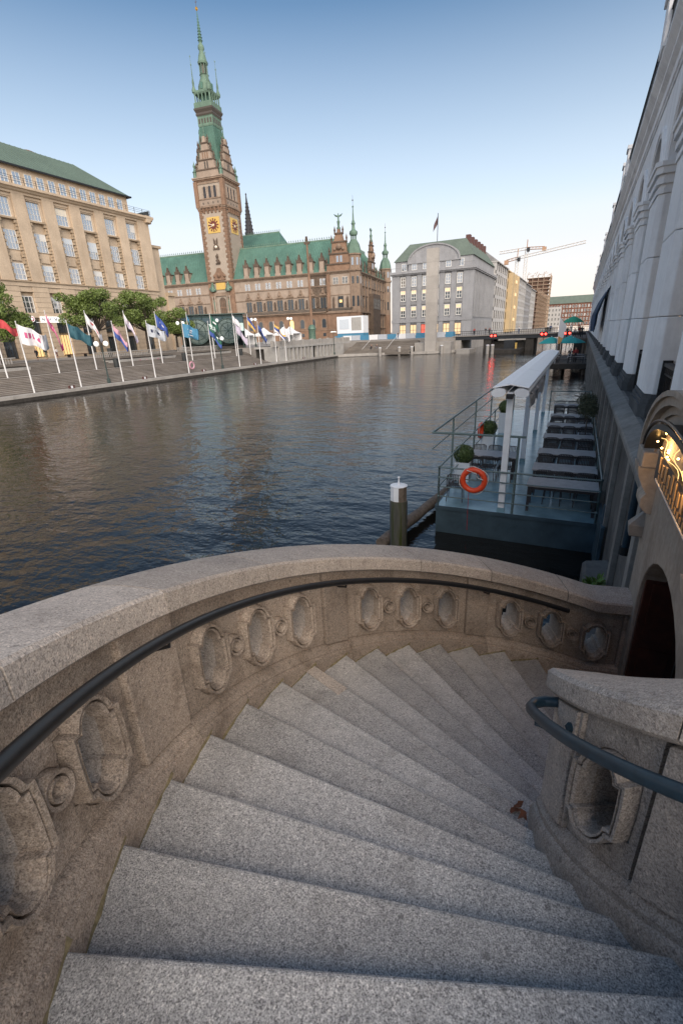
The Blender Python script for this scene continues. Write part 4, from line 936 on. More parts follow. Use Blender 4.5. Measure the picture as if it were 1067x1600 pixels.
# balconies
for x0, x1 in ((8.2, 45.2), (46.2, 56.2), (-45, -8.2)):
    m = MB(); m.box(x0, -1.5, 13.4, x1, 0, 13.7); m.build('balcony_slab', 'rathaus_stone', ra, world=False)
    m = MB(); m.box(x0, -1.5, 14.5, x1, -1.3, 14.65)
    for q in range(int((x1-x0)/.42)): m.box(x0+.42*q, -1.46, 13.7, x0+.42*q+.24, -1.34, 14.5)
    m.build('balcony_balustrade', 'frame_dark', ra, world=False)
# main roof
def roof(u0, u1, v0, v1, z0, z1, hip0, hip1, name='roof', mat='copper', along='u'):
    vm = (v0+v1)/2
    if along == 'u': vs = [(u0, v0, z0), (u1, v0, z0), (u1, v1, z0), (u0, v1, z0), (u0+hip0, vm, z1), (u1-hip1, vm, z1)]
    else: um = (u0+u1)/2; vs = [(u0, v0, z0), (u1, v0, z0), (u1, v1, z0), (u0, v1, z0), (um, v0+hip0, z1), (um, v1-hip1, z1)]
    fs = [(0, 1, 5, 4), (2, 3, 4, 5), (1, 2, 5), (3, 0, 4), (3, 2, 1, 0)] if along == 'u' else [(1, 2, 5, 4), (3, 0, 4, 5), (0, 1, 4), (2, 3, 5), (3, 2, 1, 0)]
    part(MB().add(vs, fs), name, mat)
    m = MB()
    a, c = vs[4], vs[5]; L = math.dist(a, c); n = int(L/1.0)
    for q in range(n+1):
        p = [a[k]+(c[k]-a[k])*q/max(n, 1) for k in range(3)]; m.lathe([(.10, -.1), (.08, .5), (.22, .65), (.01, 1.2)], 5, p)
    m.beam(a, c, .5, .5); tag(part(m, 'ridge_cresting', 'copper_pale'), kind='stuff')
    m = MB(); (s0, s1) = (vs[0], vs[1]) if along == 'u' else (vs[1], vs[2])
    n = int(math.dist(s0, s1)/1.1)
    for q in range(1, n):
        t = q/n; p = Vector(s0).lerp(Vector(s1), t); h0 = Vector(vs[4]).lerp(Vector(vs[5]), t); m.beam(p+(h0-p)*.01+Vector((0, 0, .05)), h0+Vector((0, 0, .02)), .08, .12)
    tag(part(m, 'roof_seams', mat), kind='stuff')
roof(-62, 57, -.2, 17.2, 27.5, 39.6, 0, 8.5); roof(38.5, 57.2, .5, 54.5, 27.5, 39.2, 6, 6, along='v')
roof(-14, 15.5, 26, 46, 40.5, 49.6, 4, 4, 'rear_roof'); part(MB().box(-14, 26, B0, 15.5, 46, 40.6), 'rear_wall', 'rathaus_stone')
# tower shaft
TU = -.35; H_ = 5.75; TV = 5.7
tw = link('clock_tower', MB().box(TU-H_, TV-H_-.2, B0, TU+H_, TV+H_, 63.0).mesh('tower_shaft', 'tower_plaster'), ra, False)
def tp(mb, name, mat, smooth=False): return mb.build(name, mat, tw, smooth, 38, world=False)
V0 = TV-H_-.2
for cu, cv, su, sv in ((TU-H_, V0, 1, 1), (TU+H_, V0, -1, 1), (TU+H_, TV+H_, -1, -1)):
    m = MB(); z = 27.5; q = 0
    while z < 52:
        lu, lv = (1.75, 1.15) if q % 2 else (1.15, 1.75)
        x0, x1 = sorted((cu-su*.16, cu+su*lu)); y0, y1 = sorted((cv-sv*.16, cv+sv*lv)); m.box(x0, y0, z+.04, x1, y1, z+.86); z += .9; q += 1
    tag(tp(m, 'quoin_blocks', 'rathaus_red'), kind='stuff')
m = MB().box(TU-H_-.12, V0-.12, B0, TU-H_+2.2, V0+.5, 27.4); m.box(TU+H_-2.2, V0-.12, B0, TU+H_+.12, TV+H_, 27.4); tp(m, 'tower_base_pier', 'rathaus_red')
# entrance bay
tp(MB().box(TU-3.6, V0-.5, 21.9, TU+3.6, V0, 23.2), 'entablature', 'rathaus_stone'); tp(MB().box(TU-2.1, V0-.35, 24.3, TU+2.1, V0, 26.8), 'gold_panel', 'clock_gold')
for x in (-4.3, -3.2, 2.6, 3.7): tp(MB().lathe([(.5, 15.2), (.5, 15.8), (.36, 15.9), (.32, 21.0), (.48, 21.5), (.52, 21.9)], 10, (TU+x, V0-.55, 0)), 'column', 'rathaus_pale', True)
for x in (-3.75, 3.15): tp(MB().lathe([(.3, 16), (.5, 16.6), (.4, 18), (.55, 19.4), (.3, 19.9), (.28, 20.5), (.02, 20.8)], 8, (TU+x, V0-.3, 0)), 'statue', 'bronze_green', True)
for x in (-3.6, 3.6):
    m = MB(); m.lathe([(1.0, 23.6), (1.1, 24.4), (.7, 25.4), (.8, 26.0), (.35, 26.4), (.3, 26.9), (.02, 27.2)], 8, (TU+x, V0-.5, 0)); m.ball((TU+x*1.25, V0-.5, 24.6), .8, 8, 6); m.ball((TU+x*.75, V0-.6, 24.2), .6, 8, 6); tp(m, 'bronze_group', 'bronze_green', True)
q = [(TU-1.5, 14.4), (TU-1.5, 19.9)]+[(TU+1.5*math.cos(a), 19.9+1.5*math.sin(a)) for a in [PI-PI*k/8 for k in range(1, 8)]]+[(TU+1.5, 19.9), (TU+1.5, 14.4)]
tp(MB().prism(q, V0-.12, V0-.02, 'y'), 'portal_window', 'rathaus_dark')
m = MB()
for x in (-.75, 0, .75): m.box(TU+x-.1, V0-.18, 14.4, TU+x+.1, V0-.1, 20.5)
m.box(TU-1.4, V0-.18, 17.3, TU+1.4, V0-.1, 17.6); tp(m, 'portal_tracery', 'rathaus_red')
# coat of arms and reliefs on the shaft
m = MB(); m.prism([(TU-2.6, 27.8), (TU+2.6, 27.8), (TU+2.2, 30), (TU+1.2, 31), (TU+.7, 32.2), (TU-.7, 32.2), (TU-1.2, 31), (TU-2.2, 30)], V0-.5, V0, 'y'); m.ball((TU, V0-.5, 29.6), 1.0, 8, 6); m.ball((TU-2.3, V0-.4, 29.3), .6, 8, 6); m.ball((TU+2.3, V0-.4, 29.3), .6, 8, 6); tp(m, 'coat_of_arms', 'rathaus_red')
m = MB(); m.box(TU-1.0, V0-.4, 33.6, TU+1.0, V0, 34.0); m.box(TU-.8, V0-.35, 34.8, TU+.7, V0, 35.2); m.ball((TU-.2, V0-.3, 36.4), .5, 8, 6); m.lathe([(.5, 34), (.3, 35.6), (.45, 36.4), (.1, 37.4)], 7, (TU+.1, V0-.3, 0)); m.ball((TU+.8, V0-.3, 34.2), .45, 8, 6); tp(m, 'relief_figure', 'rathaus_dark')
m = MB(); m.prism([(TU-1.5, 38.8), (TU+1.5, 38.8), (TU+1.2, 39.8), (TU+.5, 40.9), (TU-.5, 40.9), (TU-1.2, 39.8)], V0-.3, V0, 'y'); m.prism([(TU-.9, 41), (TU-.2, 41), (TU-.2, 42), (TU-.9, 42.9)], V0-.25, V0, 'y'); m.prism([(TU+.9, 41), (TU+.2, 41), (TU+.2, 42), (TU+.9, 42.9)], V0-.25, V0, 'y'); tp(m, 'eagle_shield', 'rathaus_dark')
tp(MB().ball((TU, V0-.3, 39.7), .55, 10, 6), 'shield_boss', 'cream', True)
# clocks on two faces
def clock(face):
    f = (lambda a, d, z: (TU+a, V0-d, z)) if face == 'front' else (lambda a, d, z: (TU+H_+d, TV+a, z))
    def pr(poly, d0, d1, name, mat):
        n = len(poly); m = MB(); m.rings([[f(a, d, z) for a, z in poly] for d in (d0, d1)]); return tp(m, name, mat)
    k = pr([(-2.75, 44.6), (2.75, 44.6), (2.75, 50.1), (-2.75, 50.1)], 0, .14, 'clock_panel', 'clock_gold')
    pr([(2.35*math.cos(2*PI*q/28), 47.35+2.35*math.sin(2*PI*q/28)) for q in range(28)], .14, .22, 'clock_ring', 'clock_gold')
    pr([(1.45*math.cos(2*PI*q/24), 47.35+1.45*math.sin(2*PI*q/24)) for q in range(24)], .22, .30, 'clock_centre', 'clock_red')
    pr([(.5*math.cos(2*PI*q/16), 47.35+.5*math.sin(2*PI*q/16)) for q in range(16)], .30, .36, 'clock_boss', 'clock_gold')
    for h in range(12):
        a = PI/2-h*PI/6; c, s_ = math.cos(a), math.sin(a)
        pr([(c*r-s_*w_, 47.35+s_*r+c*w_) for r, w_ in ((1.5, -.2), (2.3, -.26), (2.3, .26), (1.5, .2))], .22, .28, 'hour_mark', 'clock_red')
    for a, l, w_ in ((R(168), 2.0, .12), (R(205), 1.3, .17)):
        c, s_ = math.cos(a), math.sin(a); pr([(c*r-s_*q, 47.35+s_*r+c*q) for r, q in ((-.5, -w_), (l, -w_*.4), (l, w_*.4), (-.5, w_))], .37, .42, 'clock_hand', 'cream')
clock('front'); clock('side')
# belt with corbels, belfry, cornice
for z, e, h, mt in ((52.4, .35, .6, 'rathaus_red'), (53.0, .55, .5, 'rathaus_stone'), (53.5, .22, 2.6, 'rathaus_pale'), (56.1, .45, .35, 'rathaus_stone'), (61.2, .2, .9, 'rathaus_stone'), (62.1, .45, .4, 'rathaus_red'), (62.5, .8, .5, 'rathaus_stone'), (63.0, 1.0, .35, 'rathaus_pale')):
    tp(MB().box(TU-H_-e, V0-e, z, TU+H_+e, TV+H_+e, z+h), 'belt', mt)
for k in range(5):
    x = TU-3.4+1.7*k
    tp(MB().prism([(V0-.9, 53.3), (V0-.3, 51.6), (V0, 51.4), (V0, 53.3)], x-.35, x+.35, 'x'), 'corbel', 'rathaus_red'); m = MB().box(TU+H_, TV-3.75+1.7*k, 51.5, TU+H_+.7, TV-3.05+1.7*k, 53.2); tp(m, 'corbel', 'rathaus_red')
tp(MB().box(TU-4.4, V0-1.0, 53.3, TU+4.4, V0, 53.9), 'balcony', 'rathaus_stone'); tp(MB().box(TU+H_, TV-4.2, 53.3, TU+H_+.9, TV+4.2, 53.9), 'balcony', 'rathaus_stone')
for k in range(4):
    x = -3.3+2.2*k; tp(MB().box(TU+x-.22, V0-.26, 54.5, TU+x+.22, V0-.2, 55.2), 'slit', 'frame_dark'); tp(MB().box(TU+H_+.2, TV+x-.22, 54.5, TU+H_+.26, TV+x+.22, 55.2), 'slit', 'frame_dark')
for k in (-1, 0, 1):
    for face in (0, 1):
        q = [(-.55, 56.6), (-.55, 59.9)]+[(.55*math.cos(a), 59.9+.55*math.sin(a)) for a in [PI-PI*j/6 for j in range(1, 6)]]+[(.55, 59.9), (.55, 56.6)]
        c = k*2.25
        m = MB()
        m.rings([[((TU+c+a, V0-d, z) if face == 0 else (TU+H_+d, TV+c+a, z)) for a, z in q] for d in (.02, .06)]); tp(m, 'belfry_opening', 'shop_dark')
        m = MB()
        for s_ in (-.85, .85): m.lathe([(.22, 56.5), (.22, 59.9), (.3, 60.2)], 6, (TU+c+s_, V0-.15, 0) if face == 0 else (TU+H_+.15, TV+c+s_, 0))
        tp(m, 'belfry_shaft', 'rathaus_pale')
for cu, cv in ((TU-H_, V0), (TU+H_, V0), (TU+H_, TV+H_)): tp(MB().box(cu-.75, cv-.75, 53.5, cu+.75, cv+.75, 62.1), 'corner_buttress', 'rathaus_red')
# gables
def gable(face):
    g_ = [(-4.9, 63.35), (4.9, 63.35), (4.6, 65.6), (3.6, 66.2), (3.3, 68.6), (2.5, 69.2), (2.3, 71.4), (1.5, 72.0), (1.3, 73.8), (.7, 74.3), (.45, 76.0), (-.45, 76.0), (-.7, 74.3), (-1.3, 73.8), (-1.5, 72), (-2.3, 71.4), (-2.5, 69.2), (-3.3, 68.6), (-3.6, 66.2), (-4.6, 65.6)]
    f = {'front': lambda a, d, z: (TU+a, V0-.15+d, z), 'side': lambda a, d, z: (TU+H_+.15-d, TV+a, z), 'left': lambda a, d, z: (TU-H_-.15+d, TV+a, z), 'back': lambda a, d, z: (TU+a, TV+H_+.15-d, z)}[face]
    m = MB(); m.rings([[f(a, d, z) for a, z in g_] for d in (0, 1.6)]); p = tp(m, 'gable', 'rathaus_pale')
    for z, w_ in ((65.5, 4.75), (68.5, 3.45), (71.3, 2.45), (73.7, 1.5)):
        m = MB(); m.rings([[f(a, d, zz) for a, zz in ((-w_, z), (w_, z), (w_, z+.4), (-w_, z+.4))] for d in (-.25, 1.7)]); tp(m, 'gable_string', 'rathaus_dark')
        for s_ in (-1, 1): tp(MB().lathe([(.28, z), (.28, z+1.3), (.42, z+1.4), (.01, z+3.0)], 5, f(s_*w_, .5, 0)), 'pinnacle', 'rathaus_dark')
    for a in (-.55, .55):
        m = MB(); m.rings([[f(a+x, d, zz) for x, zz in ((-.3, 65.9), (.3, 65.9), (.3, 68), (0, 68.3), (-.3, 68))] for d in (-.06, .02)]); tp(m, 'gable_window', 'frame_dark')
    for a in (-1, 0, 1):
        m = MB(); m.rings([[f(a*1.0+x, d, zz) for x, zz in ((-.22, 69.2), (.22, 69.2), (.22, 71), (-.22, 71))] for d in (-.12, .02)]); tp(m, 'gable_panel', 'rathaus_red')
    tp(MB().lathe([(.5, 76), (.6, 76.4), (.25, 77), (.2, 79), (.3, 79.3), (.01, 80.6)], 6, f(0, .8, 0)), 'finial', 'bronze_green')
for f_ in ('front', 'side', 'left', 'back'): gable(f_)
for su, sv in ((-1, -1), (1, -1), (1, 1), (-1, 1)):
    tp(MB().lathe([(.75, 63.3), (.75, 65.2), (.95, 65.4), (.5, 65.9), (.3, 66.6), (.55, 67.3), (.2, 68.2), (.01, 69)], 8, (TU+su*(H_-.1), TV+sv*(H_-.1), 0)), 'corner_figure', 'bronze_green', True)
# copper helm
sq = lambda h, z: [(TU-h, TV-h, z), (TU+h, TV-h, z), (TU+h, TV+h, z), (TU-h, TV+h, z)]
tp(MB().rings([sq(5.0, 63.4), sq(4.5, 67), sq(3.55, 74.0), sq(2.95, 80.0)]), 'copper_helm', 'copper')
m = MB()
for q in range(9):
    t = -1+2*q/8
    m.beam((TU+4.95*t, TV-4.98, 63.5), (TU+2.95*t, TV-2.98, 80.0), .09, .12); m.beam((TU+4.98, TV+4.95*t, 63.5), (TU+2.98, TV+2.95*t, 80.0), .09, .12)
tag(tp(m, 'helm_seams', 'copper'), kind='stuff')
tp(MB().rings([sq(3.05, 80), sq(3.15, 80.4), sq(3.15, 83.0), sq(3.3, 83.2)]), 'lower_gallery', 'copper_pale')
for k in range(5):
    x = -2.4+1.2*k; tp(MB().box(TU+x-.32, TV-3.2, 80.9, TU+x+.32, TV-3.14, 82.4), 'gallery_slit', 'frame_dark'); tp(MB().box(TU+3.14, TV+x-.32, 80.9, TU+3.2, TV+x+.32, 82.4), 'gallery_slit', 'frame_dark')
tp(MB().rings([sq(3.3, 83.2), sq(3.5, 83.6), sq(3.4, 84.2), sq(3.85, 85.0), sq(3.9, 85.5), sq(3.6, 85.6)]), 'gallery_cornice', 'frame_dark')
tp(MB().rings([sq(3.65, 85.5), sq(3.65, 87.2), sq(3.45, 87.25)]), 'gallery_parapet', 'copper_pale')
for side in range(4):
    for k in range(5):
        a = -3.0+1.5*k; p = [(TU+a, TV-3.2), (TU+3.2, TV+a), (TU+a, TV+3.2), (TU-3.2, TV+a)][side]
        tp(MB().lathe([(.3, 87.2), (.24, 87.5), (.24, 89.6), (.36, 90.0)], 6, (p[0], p[1], 0)), 'gallery_column', 'copper_pale')
tp(MB().box(TU-1.7, TV-1.7, 87.2, TU+1.7, TV+1.7, 90.0), 'gallery_core', 'copper')
tp(MB().rings([sq(3.3, 89.7), sq(3.55, 90.1), sq(3.6, 90.6), sq(3.0, 91.0)]), 'gallery_roof', 'copper_pale')
for su in (-1, 1):
    for sv in (-1, 1): tp(MB().lathe([(.75, 90.3), (.85, 91.0), (.42, 92.0), (.34, 92.8), (.42, 93.1), (.2, 94.6), (.09, 98.0), (.24, 98.4), (.07, 98.8), (.05, 100.4), (.2, 100.7), (.01, 101.2)], 8, (TU+su*3.15, TV+sv*3.15, 0)), 'spirelet', 'copper_pale', True)
tp(MB().lathe([(2.7, 91.0), (2.75, 91.6), (2.5, 93.0), (1.9, 94.4), (1.5, 95.2), (1.55, 95.8), (1.75, 96.0)], 12, (TU, TV, 0)), 'dome', 'copper_pale', True)
for k in range(4):
    a = PI/4+k*PI/2+PI/4; c, s_ = math.cos(a), math.sin(a); tp(MB().cbox(TU+c*2.4, TV+s_*2.4, 91.3, .9, .9, 1.9), 'dome_dormer', 'copper')
for k in range(8):
    a = 2*PI*k/8; tp(MB().lathe([(.2, 96), (.2, 99.2)], 5, (TU+1.35*math.cos(a), TV+1.35*math.sin(a), 0)), 'lantern_column', 'copper_pale')
tp(MB().lathe([(1.0, 96), (1.0, 99.2)], 8, (TU, TV, 0)), 'lantern_core', 'frame_dark')
tp(MB().lathe([(1.75, 99.1), (1.9, 99.7), (1.6, 100.1), (1.25, 101.6), (.85, 102.6), (.8, 103), (1.15, 103.6), (1.05, 104.4), (.6, 105.0), (.5, 105.4), (.72, 105.7)], 10, (TU, TV, 0)), 'lantern_roof', 'copper_pale', True)
pr = [(.62, 105.4)]
for q in range(9): z = 105.6+.85*q; r0 = .62*(1-q/11); pr += [(r0, z), (r0*1.5, z+.3), (r0*.95, z+.5)]
pr += [(.12, 113.4), (.07, 114.2)]
tp(MB().lathe(pr, 8, (TU, TV, 0)), 'needle', 'copper', True)
tp(MB().lathe([(.08, 114.0), (.35, 114.2), (.5, 114.6), (.35, 115.0), (.08, 115.2)], 10, (TU, TV, 0)), 'gold_ball', 'gold', True)
m = MB().bar((TU, TV, 115), (TU, TV, 117.4), .07, 5); m.bar((TU-.4, TV, 116.4), (TU+.4, TV, 116.4), .07, 5); tp(m, 'cross', 'rathaus_dark')
# right pavilion with gable, statue and turrets
part(MB().box(45.9, -.75, B0, 56.6, 0, 27.0), 'pavilion_wall', 'rathaus_pale'); part(MB().box(45.7, -1.0, B0, 56.8, -.7, 12.9), 'pavilion_base', 'rathaus_red')
for x in (46.5, 55.9): part(MB().box(x-.7, -1.0, 12.9, x+.7, -.7, 27), 'pavilion_pilaster', 'rathaus_red')
window(ra, 51.2, -.82, 14.9, 2.2, 3.9, 0, 2, 3, .12, 'glass_dim', 'frame_dark', False); part(MB().box(50.7, -.83, 16.6, 51.7, -.826, 17.6), 'lit_chandelier', 'warm_lit')
for x in (48.4, 54.0): part(MB().lathe([(.4, 15), (.5, 15.6), (.35, 17), (.42, 18), (.2, 18.5), (.02, 18.9)], 8, (x, -1.0, 0)), 'statue', 'rathaus_dark', smooth=True)
for x in (48.9, 50.0, 52.6, 53.7): window(ra, x, -.82, 23.0, .95, 2.4, 0, 2, 2, .08, 'glass_sky', 'frame_white', False)
q = [(50.3, 7.9), (50.3, 10.6)]+[(51.2+.9*math.cos(a), 10.6+.9*math.sin(a)) for a in [PI-PI*k/8 for k in range(1, 8)]]+[(52.1, 10.6), (52.1, 7.9)]
part(MB().prism(q, -1.08, -1.02, 'y'), 'arched_pane', 'glass_dim'); part(MB().box(50.5, -1.08, 4.7, 51.9, -1.02, 6), 'cellar_window', 'glass_dim')
def big_gable(name, f, z0=27.5, sc=1.0):
    g_ = [(-5.2, 0), (5.2, 0), (5.0, 2.2), (3.9, 2.6), (3.8, 5.6), (2.9, 6.4), (2.7, 9.4), (1.7, 10.2), (1.3, 12.0), (.6, 12.6), (.45, 13.6), (-.45, 13.6), (-.6, 12.6), (-1.3, 12), (-1.7, 10.2), (-2.7, 9.4), (-2.9, 6.4), (-3.8, 5.6), (-3.9, 2.6), (-5.0, 2.2)]
    m = MB(); m.rings([[f(a*sc, d, z0+z*sc) for a, z in g_] for d in (0, 1.3)]); g0_ = part(m, name, 'rathaus_red')
    for z, w_ in ((2.1, 5.3), (5.5, 4.1), (9.3, 3.0), (12.0, 1.6)):
        m = MB(); m.rings([[f(a*sc, d, z0+zz*sc) for a, zz in ((-w_, z), (w_, z), (w_, z+.45), (-w_, z+.45))] for d in (-.3, 1.4)]); m.build('gable_string', 'rathaus_dark', g0_, world=False)
        for s_ in (-1, 1): MB().lathe([(.3, z0+z*sc), (.3, z0+z*sc+1.1), (.45, z0+z*sc+1.2), (.01, z0+z*sc+2.8)], 5, f(s_*w_*.97*sc, .5, 0)).build('pinnacle', 'rathaus_dark', g0_, world=False)
    for a in (-.7, .7):
        m = MB(); m.rings([[f(a+x, d, z0+zz) for x, zz in ((-.45, 2.9), (.45, 2.9), (.45, 5.0), (-.45, 5.0))] for d in (-.08, .02)]); m.build('gable_pane', 'glass_sky', g0_, world=False)
    m = MB(); m.ball(f(0, -.1, z0+7.9), 1.1, 8, 6); m.ball(f(-1.6, -.1, z0+7.2), .6, 8, 6); m.ball(f(1.6, -.1, z0+7.2), .6, 8, 6); m.build('cartouche', 'rathaus_stone', g0_, world=False)
    # statue: figure with spread wings over a rider
    c = f(0, .6, 0); m = MB(); z = z0+13.6*sc
    m.lathe([(.7, z), (.75, z+.5), (.4, z+.7), (.45, z+1.6), (.6, z+2.4), (.3, z+2.9), (.28, z+3.6), (.36, z+4.2), (.17, z+4.55), (.2, z+4.85), (.02, z+5.15)], 8, c)
    d1 = Vector(f(1, .6, 0))-Vector(c)
    for s_ in (-1, 1):
        a0 = Vector((c[0], c[1], z+4.0)); m.tube([a0, a0+d1*s_*.9+Vector((0, 0, .3)), a0+d1*s_*1.7+Vector((0, 0, .9))], [.22, .3, .05], 6)
    m.build('statue', 'bronze_green', g0_, world=False, smooth=True)
big_gable('front_gable', lambda a, d, z: (51.2+a, -.75+d, z)); big_gable('side_gable', lambda a, d, z: (56.9-d, 27.5+a, z), sc=.95)
def turret(cu, cv):
    m = MB().lathe([(2.5, B0), (2.5, 12.9)], 8, (cu, cv, 0), ph=PI/8); t = part(m, 'corner_turret', 'rathaus_red')
    def q(prof, n, name, mat, sm=False, ph=PI/8): MB().lathe(prof, n, (cu, cv, 0), ph=ph).build(name, mat, t, sm, world=False)
    q([(2.5, 12.9), (2.5, 27), (2.9, 27.2), (2.9, 27.9), (2.45, 28), (2.45, 32.2), (2.8, 32.5), (2.8, 32.9)], 8, 'turret_upper', 'rathaus_stone')
    for z0_, z1_ in ((29, 31.5), (22.8, 25.3), (15, 18.6)):
        for k in range(8):
            a = PI/4*k; w_ = .42; r0 = 2.45*math.cos(PI/8)+.02
            m = MB(); m.rings([[(cu+r*math.cos(a)-s_*w_*math.sin(a), cv+r*math.sin(a)+s_*w_*math.cos(a), z) for s_, z in ((-1, z0_), (1, z0_), (1, z1_), (-1, z1_))] for r in (r0, r0+.06)]); m.build('turret_pane', 'glass_sky' if z0_ > 20 else 'glass_dim', t, world=False)
    q([(2.75, 32.9), (2.6, 34.2), (2.1, 36.0), (1.3, 37.2), (1.15, 37.5)], 8, 'turret_dome', 'copper_pale')
    for k in range(6): a = PI/3*k; MB().lathe([(.16, 37.4), (.16, 39.0)], 5, (cu+.95*math.cos(a), cv+.95*math.sin(a), 0)).build('lantern_column', 'copper_pale', t, world=False)
    q([(1.3, 38.9), (1.6, 39.5), (1.5, 40.1), (.8, 40.6), (.6, 41.2), (.55, 42.2), (.8, 42.6), (.6, 43.1), (.32, 43.8), (.15, 47.5), (.35, 47.9), (.1, 48.3)], 10, 'turret_spire', 'copper_pale', True, 0)
    q([(.05, 48.2), (.05, 49.6), (.3, 49.9), (.05, 50.2), (.04, 51.5)], 6, 'weather_vane', 'rathaus_dark', True)
turret(56.4, 1.2); turret(56.6, 53.0)
# side facade facing the grey building
for k in range(9):
    v = 6.5+5.0*k
    if abs(v-27) < 3: continue
    window(ra, 56.68, v, 15, 1.5, 3.6, RP, 2, 3, .12, 'glass_dim', 'frame_dark', False); window(ra, 56.68, v, 22.8, 1.4, 2.4, RP, 2, 2, .1, 'glass_sky', 'frame_dark', False); window(ra, 56.68, v, 7.5, 1.3, 3.0, RP, 2, 2, .12, 'glass_dim', 'frame_dark', False)
    part(MB().box(56.6, v+2.1, B0, 57.1, v+2.9, 27), 'side_buttress', 'rathaus_stone')
    part(MB().lathe([(.35, 27.9), (.35, 29.6), (.5, 29.8), (.01, 32.0)], 5, (57, v+2.5, 0)), 'pinnacle', 'rathaus_dark')
m = MB().box(56.6, 21, B0, 58.6, 34, 20.5); part(m, 'side_oriel', 'rathaus_dark')
for k in range(4): window(ra, 58.66, 22.8+3.1*k, 14.6, 1.9, 4.2, RP, 2, 3, .14, 'glass_dim', 'frame_dark', False)
# dark church spire far behind
sp_ = thing('church_spire', 'dark openwork gothic church spire rising behind the town hall', 'spire', (-345, 490, 0))
stone('spire_dark', (.05, .05, .055), .3, .3, 2)
MB().box(-352, 483, 3, -338, 497, 95).build('tower', 'spire_dark', sp_); mb = MB()
mb.lathe([(6.6, 95), (4.6, 112), (2.6, 130), (.9, 145), (.5, 149), (.9, 149.6), (.1, 151.5)], 8, (-345, 490, 0)); mb.build('spire', 'spire_dark', sp_)
mb = MB()
for k in range(8):
    a = 2*PI*k/8
    for q in range(14): r0 = 6.7*(1-q/15.5); mb.ball((-345+r0*math.cos(a), 490+r0*math.sin(a), 96+3.5*q), .8, 5, 3)
tag(mb.build('crockets', 'spire_dark', sp_), kind='stuff')
# ------------------------------------------------------------------ grey building at the end of the basin and the street beyond
stone('grey_stone', (.31, .315, .33), .14, .4, 5, dirt=(.2, .2, .205), dirt_amt=.55, bump=.2, random_=.04)
stone('grey_dark', (.26, .26, .265), .2, .6, 6, bump=.2)
stone('roof_grey_green', (.13, .165, .14), .15, .3, 3, bump=.1)
stone('facade_white', (.46, .455, .45), .12, .3, 4, bump=.1)
stone('facade_gold', (.52, .40, .24), .15, .3, 4, bump=.1)
stone('brick_red', (.21, .105, .075), .25, .5, 6, bump=.2)
stone('brick_brown', (.16, .10, .075), .25, .5, 6, bump=.2)
plain('scaffold', (.36, .265, .19), .7, var=.3, scale=2); plain('scaffold_net', (.20, .17, .15), .8, var=.3, scale=1)
plain('chimney_red', (.10, .045, .04), .7, var=.2)
plain('win_lit', (.55, .42, .25), .5, emit=(1, .66, .36), es=.24); plain('win_lit_red', (.5, .1, .08), .5, emit=(1, .12, .06), es=.3)
plain('steel_dark', (.03, .034, .04), .5, .3, var=.3, scale=2); plain('crane_white', (.62, .60, .57), .5); plain('crane_orange', (.40, .25, .16), .5)
plain('red_lamp', (.8, .02, .01), .4, emit=(1, .03, .02), es=6)
GY = 140.0; GX0, GX1 = -50.8, -27.6; GE = 176.0
gb = thing('grey_office_building', 'grey stone office block with arched pediment and green mansard roof behind the stele', 'building', (-39, 158, GM))
MB().box(GX0, GY+.35, GM, GX1-.35, GE, 20.6).build('wall', 'grey_stone', gb)
cols = [-47.5+3.22*k for k in range(6)]
edges = [GX0]+[c+1.61 for c in cols[:-1]]+[GX1]
for k in range(7):
    x0 = GX0 if k == 0 else cols[k-1]+.95; x1 = GX1 if k == 6 else cols[k]-.95
    MB().box(x0, GY, 8.4, x1, GY+.35, 20.4).build('pilaster', 'grey_stone', gb)
    MB().box(x0, GY, GM, x1, GY+.35, 7.6).build('ground_pier', 'grey_stone', gb)
for k, c in enumerate(cols):
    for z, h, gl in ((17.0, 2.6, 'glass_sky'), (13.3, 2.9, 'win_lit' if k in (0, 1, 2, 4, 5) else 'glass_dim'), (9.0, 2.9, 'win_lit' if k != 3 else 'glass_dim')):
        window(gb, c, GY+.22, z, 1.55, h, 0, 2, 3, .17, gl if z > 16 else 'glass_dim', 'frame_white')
        if z < 16 and gl == 'win_lit': MB().box(c-.70, GY+.225, z+h*.62, c+.70, GY+.238, z+h-.12).build('lit_blind', 'win_lit', gb)
    for z in (16.45, 12.6): MB().box(c-.9, GY+.08, z-.3, c+.9, GY+.35, z+.35).build('spandrel_panel', 'grey_dark', gb)
    window(gb, c, GY+.2, GM+.5, 1.9, 3.1, 0, 2, 2, .12, 'win_lit_red' if k == 2 else 'win_lit', 'frame_dark')
MB().box(GX0-.1, GY-.12, 7.6, GX1+.1, GY+.35, 8.4).build('belt_course', 'grey_stone', gb)
mb = MB(); mb.box(GX0-.5, GY-.7, 20.4, GX1+.5, GE, 21.0); mb.box(GX0-.3, GY-.4, 20.1, GX1+.3, GE, 20.4); mb.build('cornice', 'grey_stone', gb)
MB().box(GX0+.7, GY+1.0, 21.0, GX1-.8, GE, 23.7).build('attic_wall', 'grey_stone', gb)
for c in cols: window(gb, c, GY+.95, 21.2, 1.5, 1.9, 0, 2, 2, .12)
MB().box(-45.9, GY+.2, 21.0, -31.9, GY+1.0, 23.0).build('attic_front', 'grey_stone', gb)
for c in cols[1:5]: window(gb, c, GY+.17, 21.2, 1.5, 1.6, 0, 2, 2, .12)
n = 20; q = [(-38.9+7.0*math.cos(PI*k/n), 23.0+4.0*math.sin(PI*k/n)) for k in range(n+1)]
MB().prism(q, GY+.25, GY+3.5, 'y').build('arched_pediment', 'grey_stone', gb)
q2 = [(-38.9+7.35*math.cos(PI*k/n), 23.0+4.35*math.sin(PI*k/n)) for k in range(n+1)]
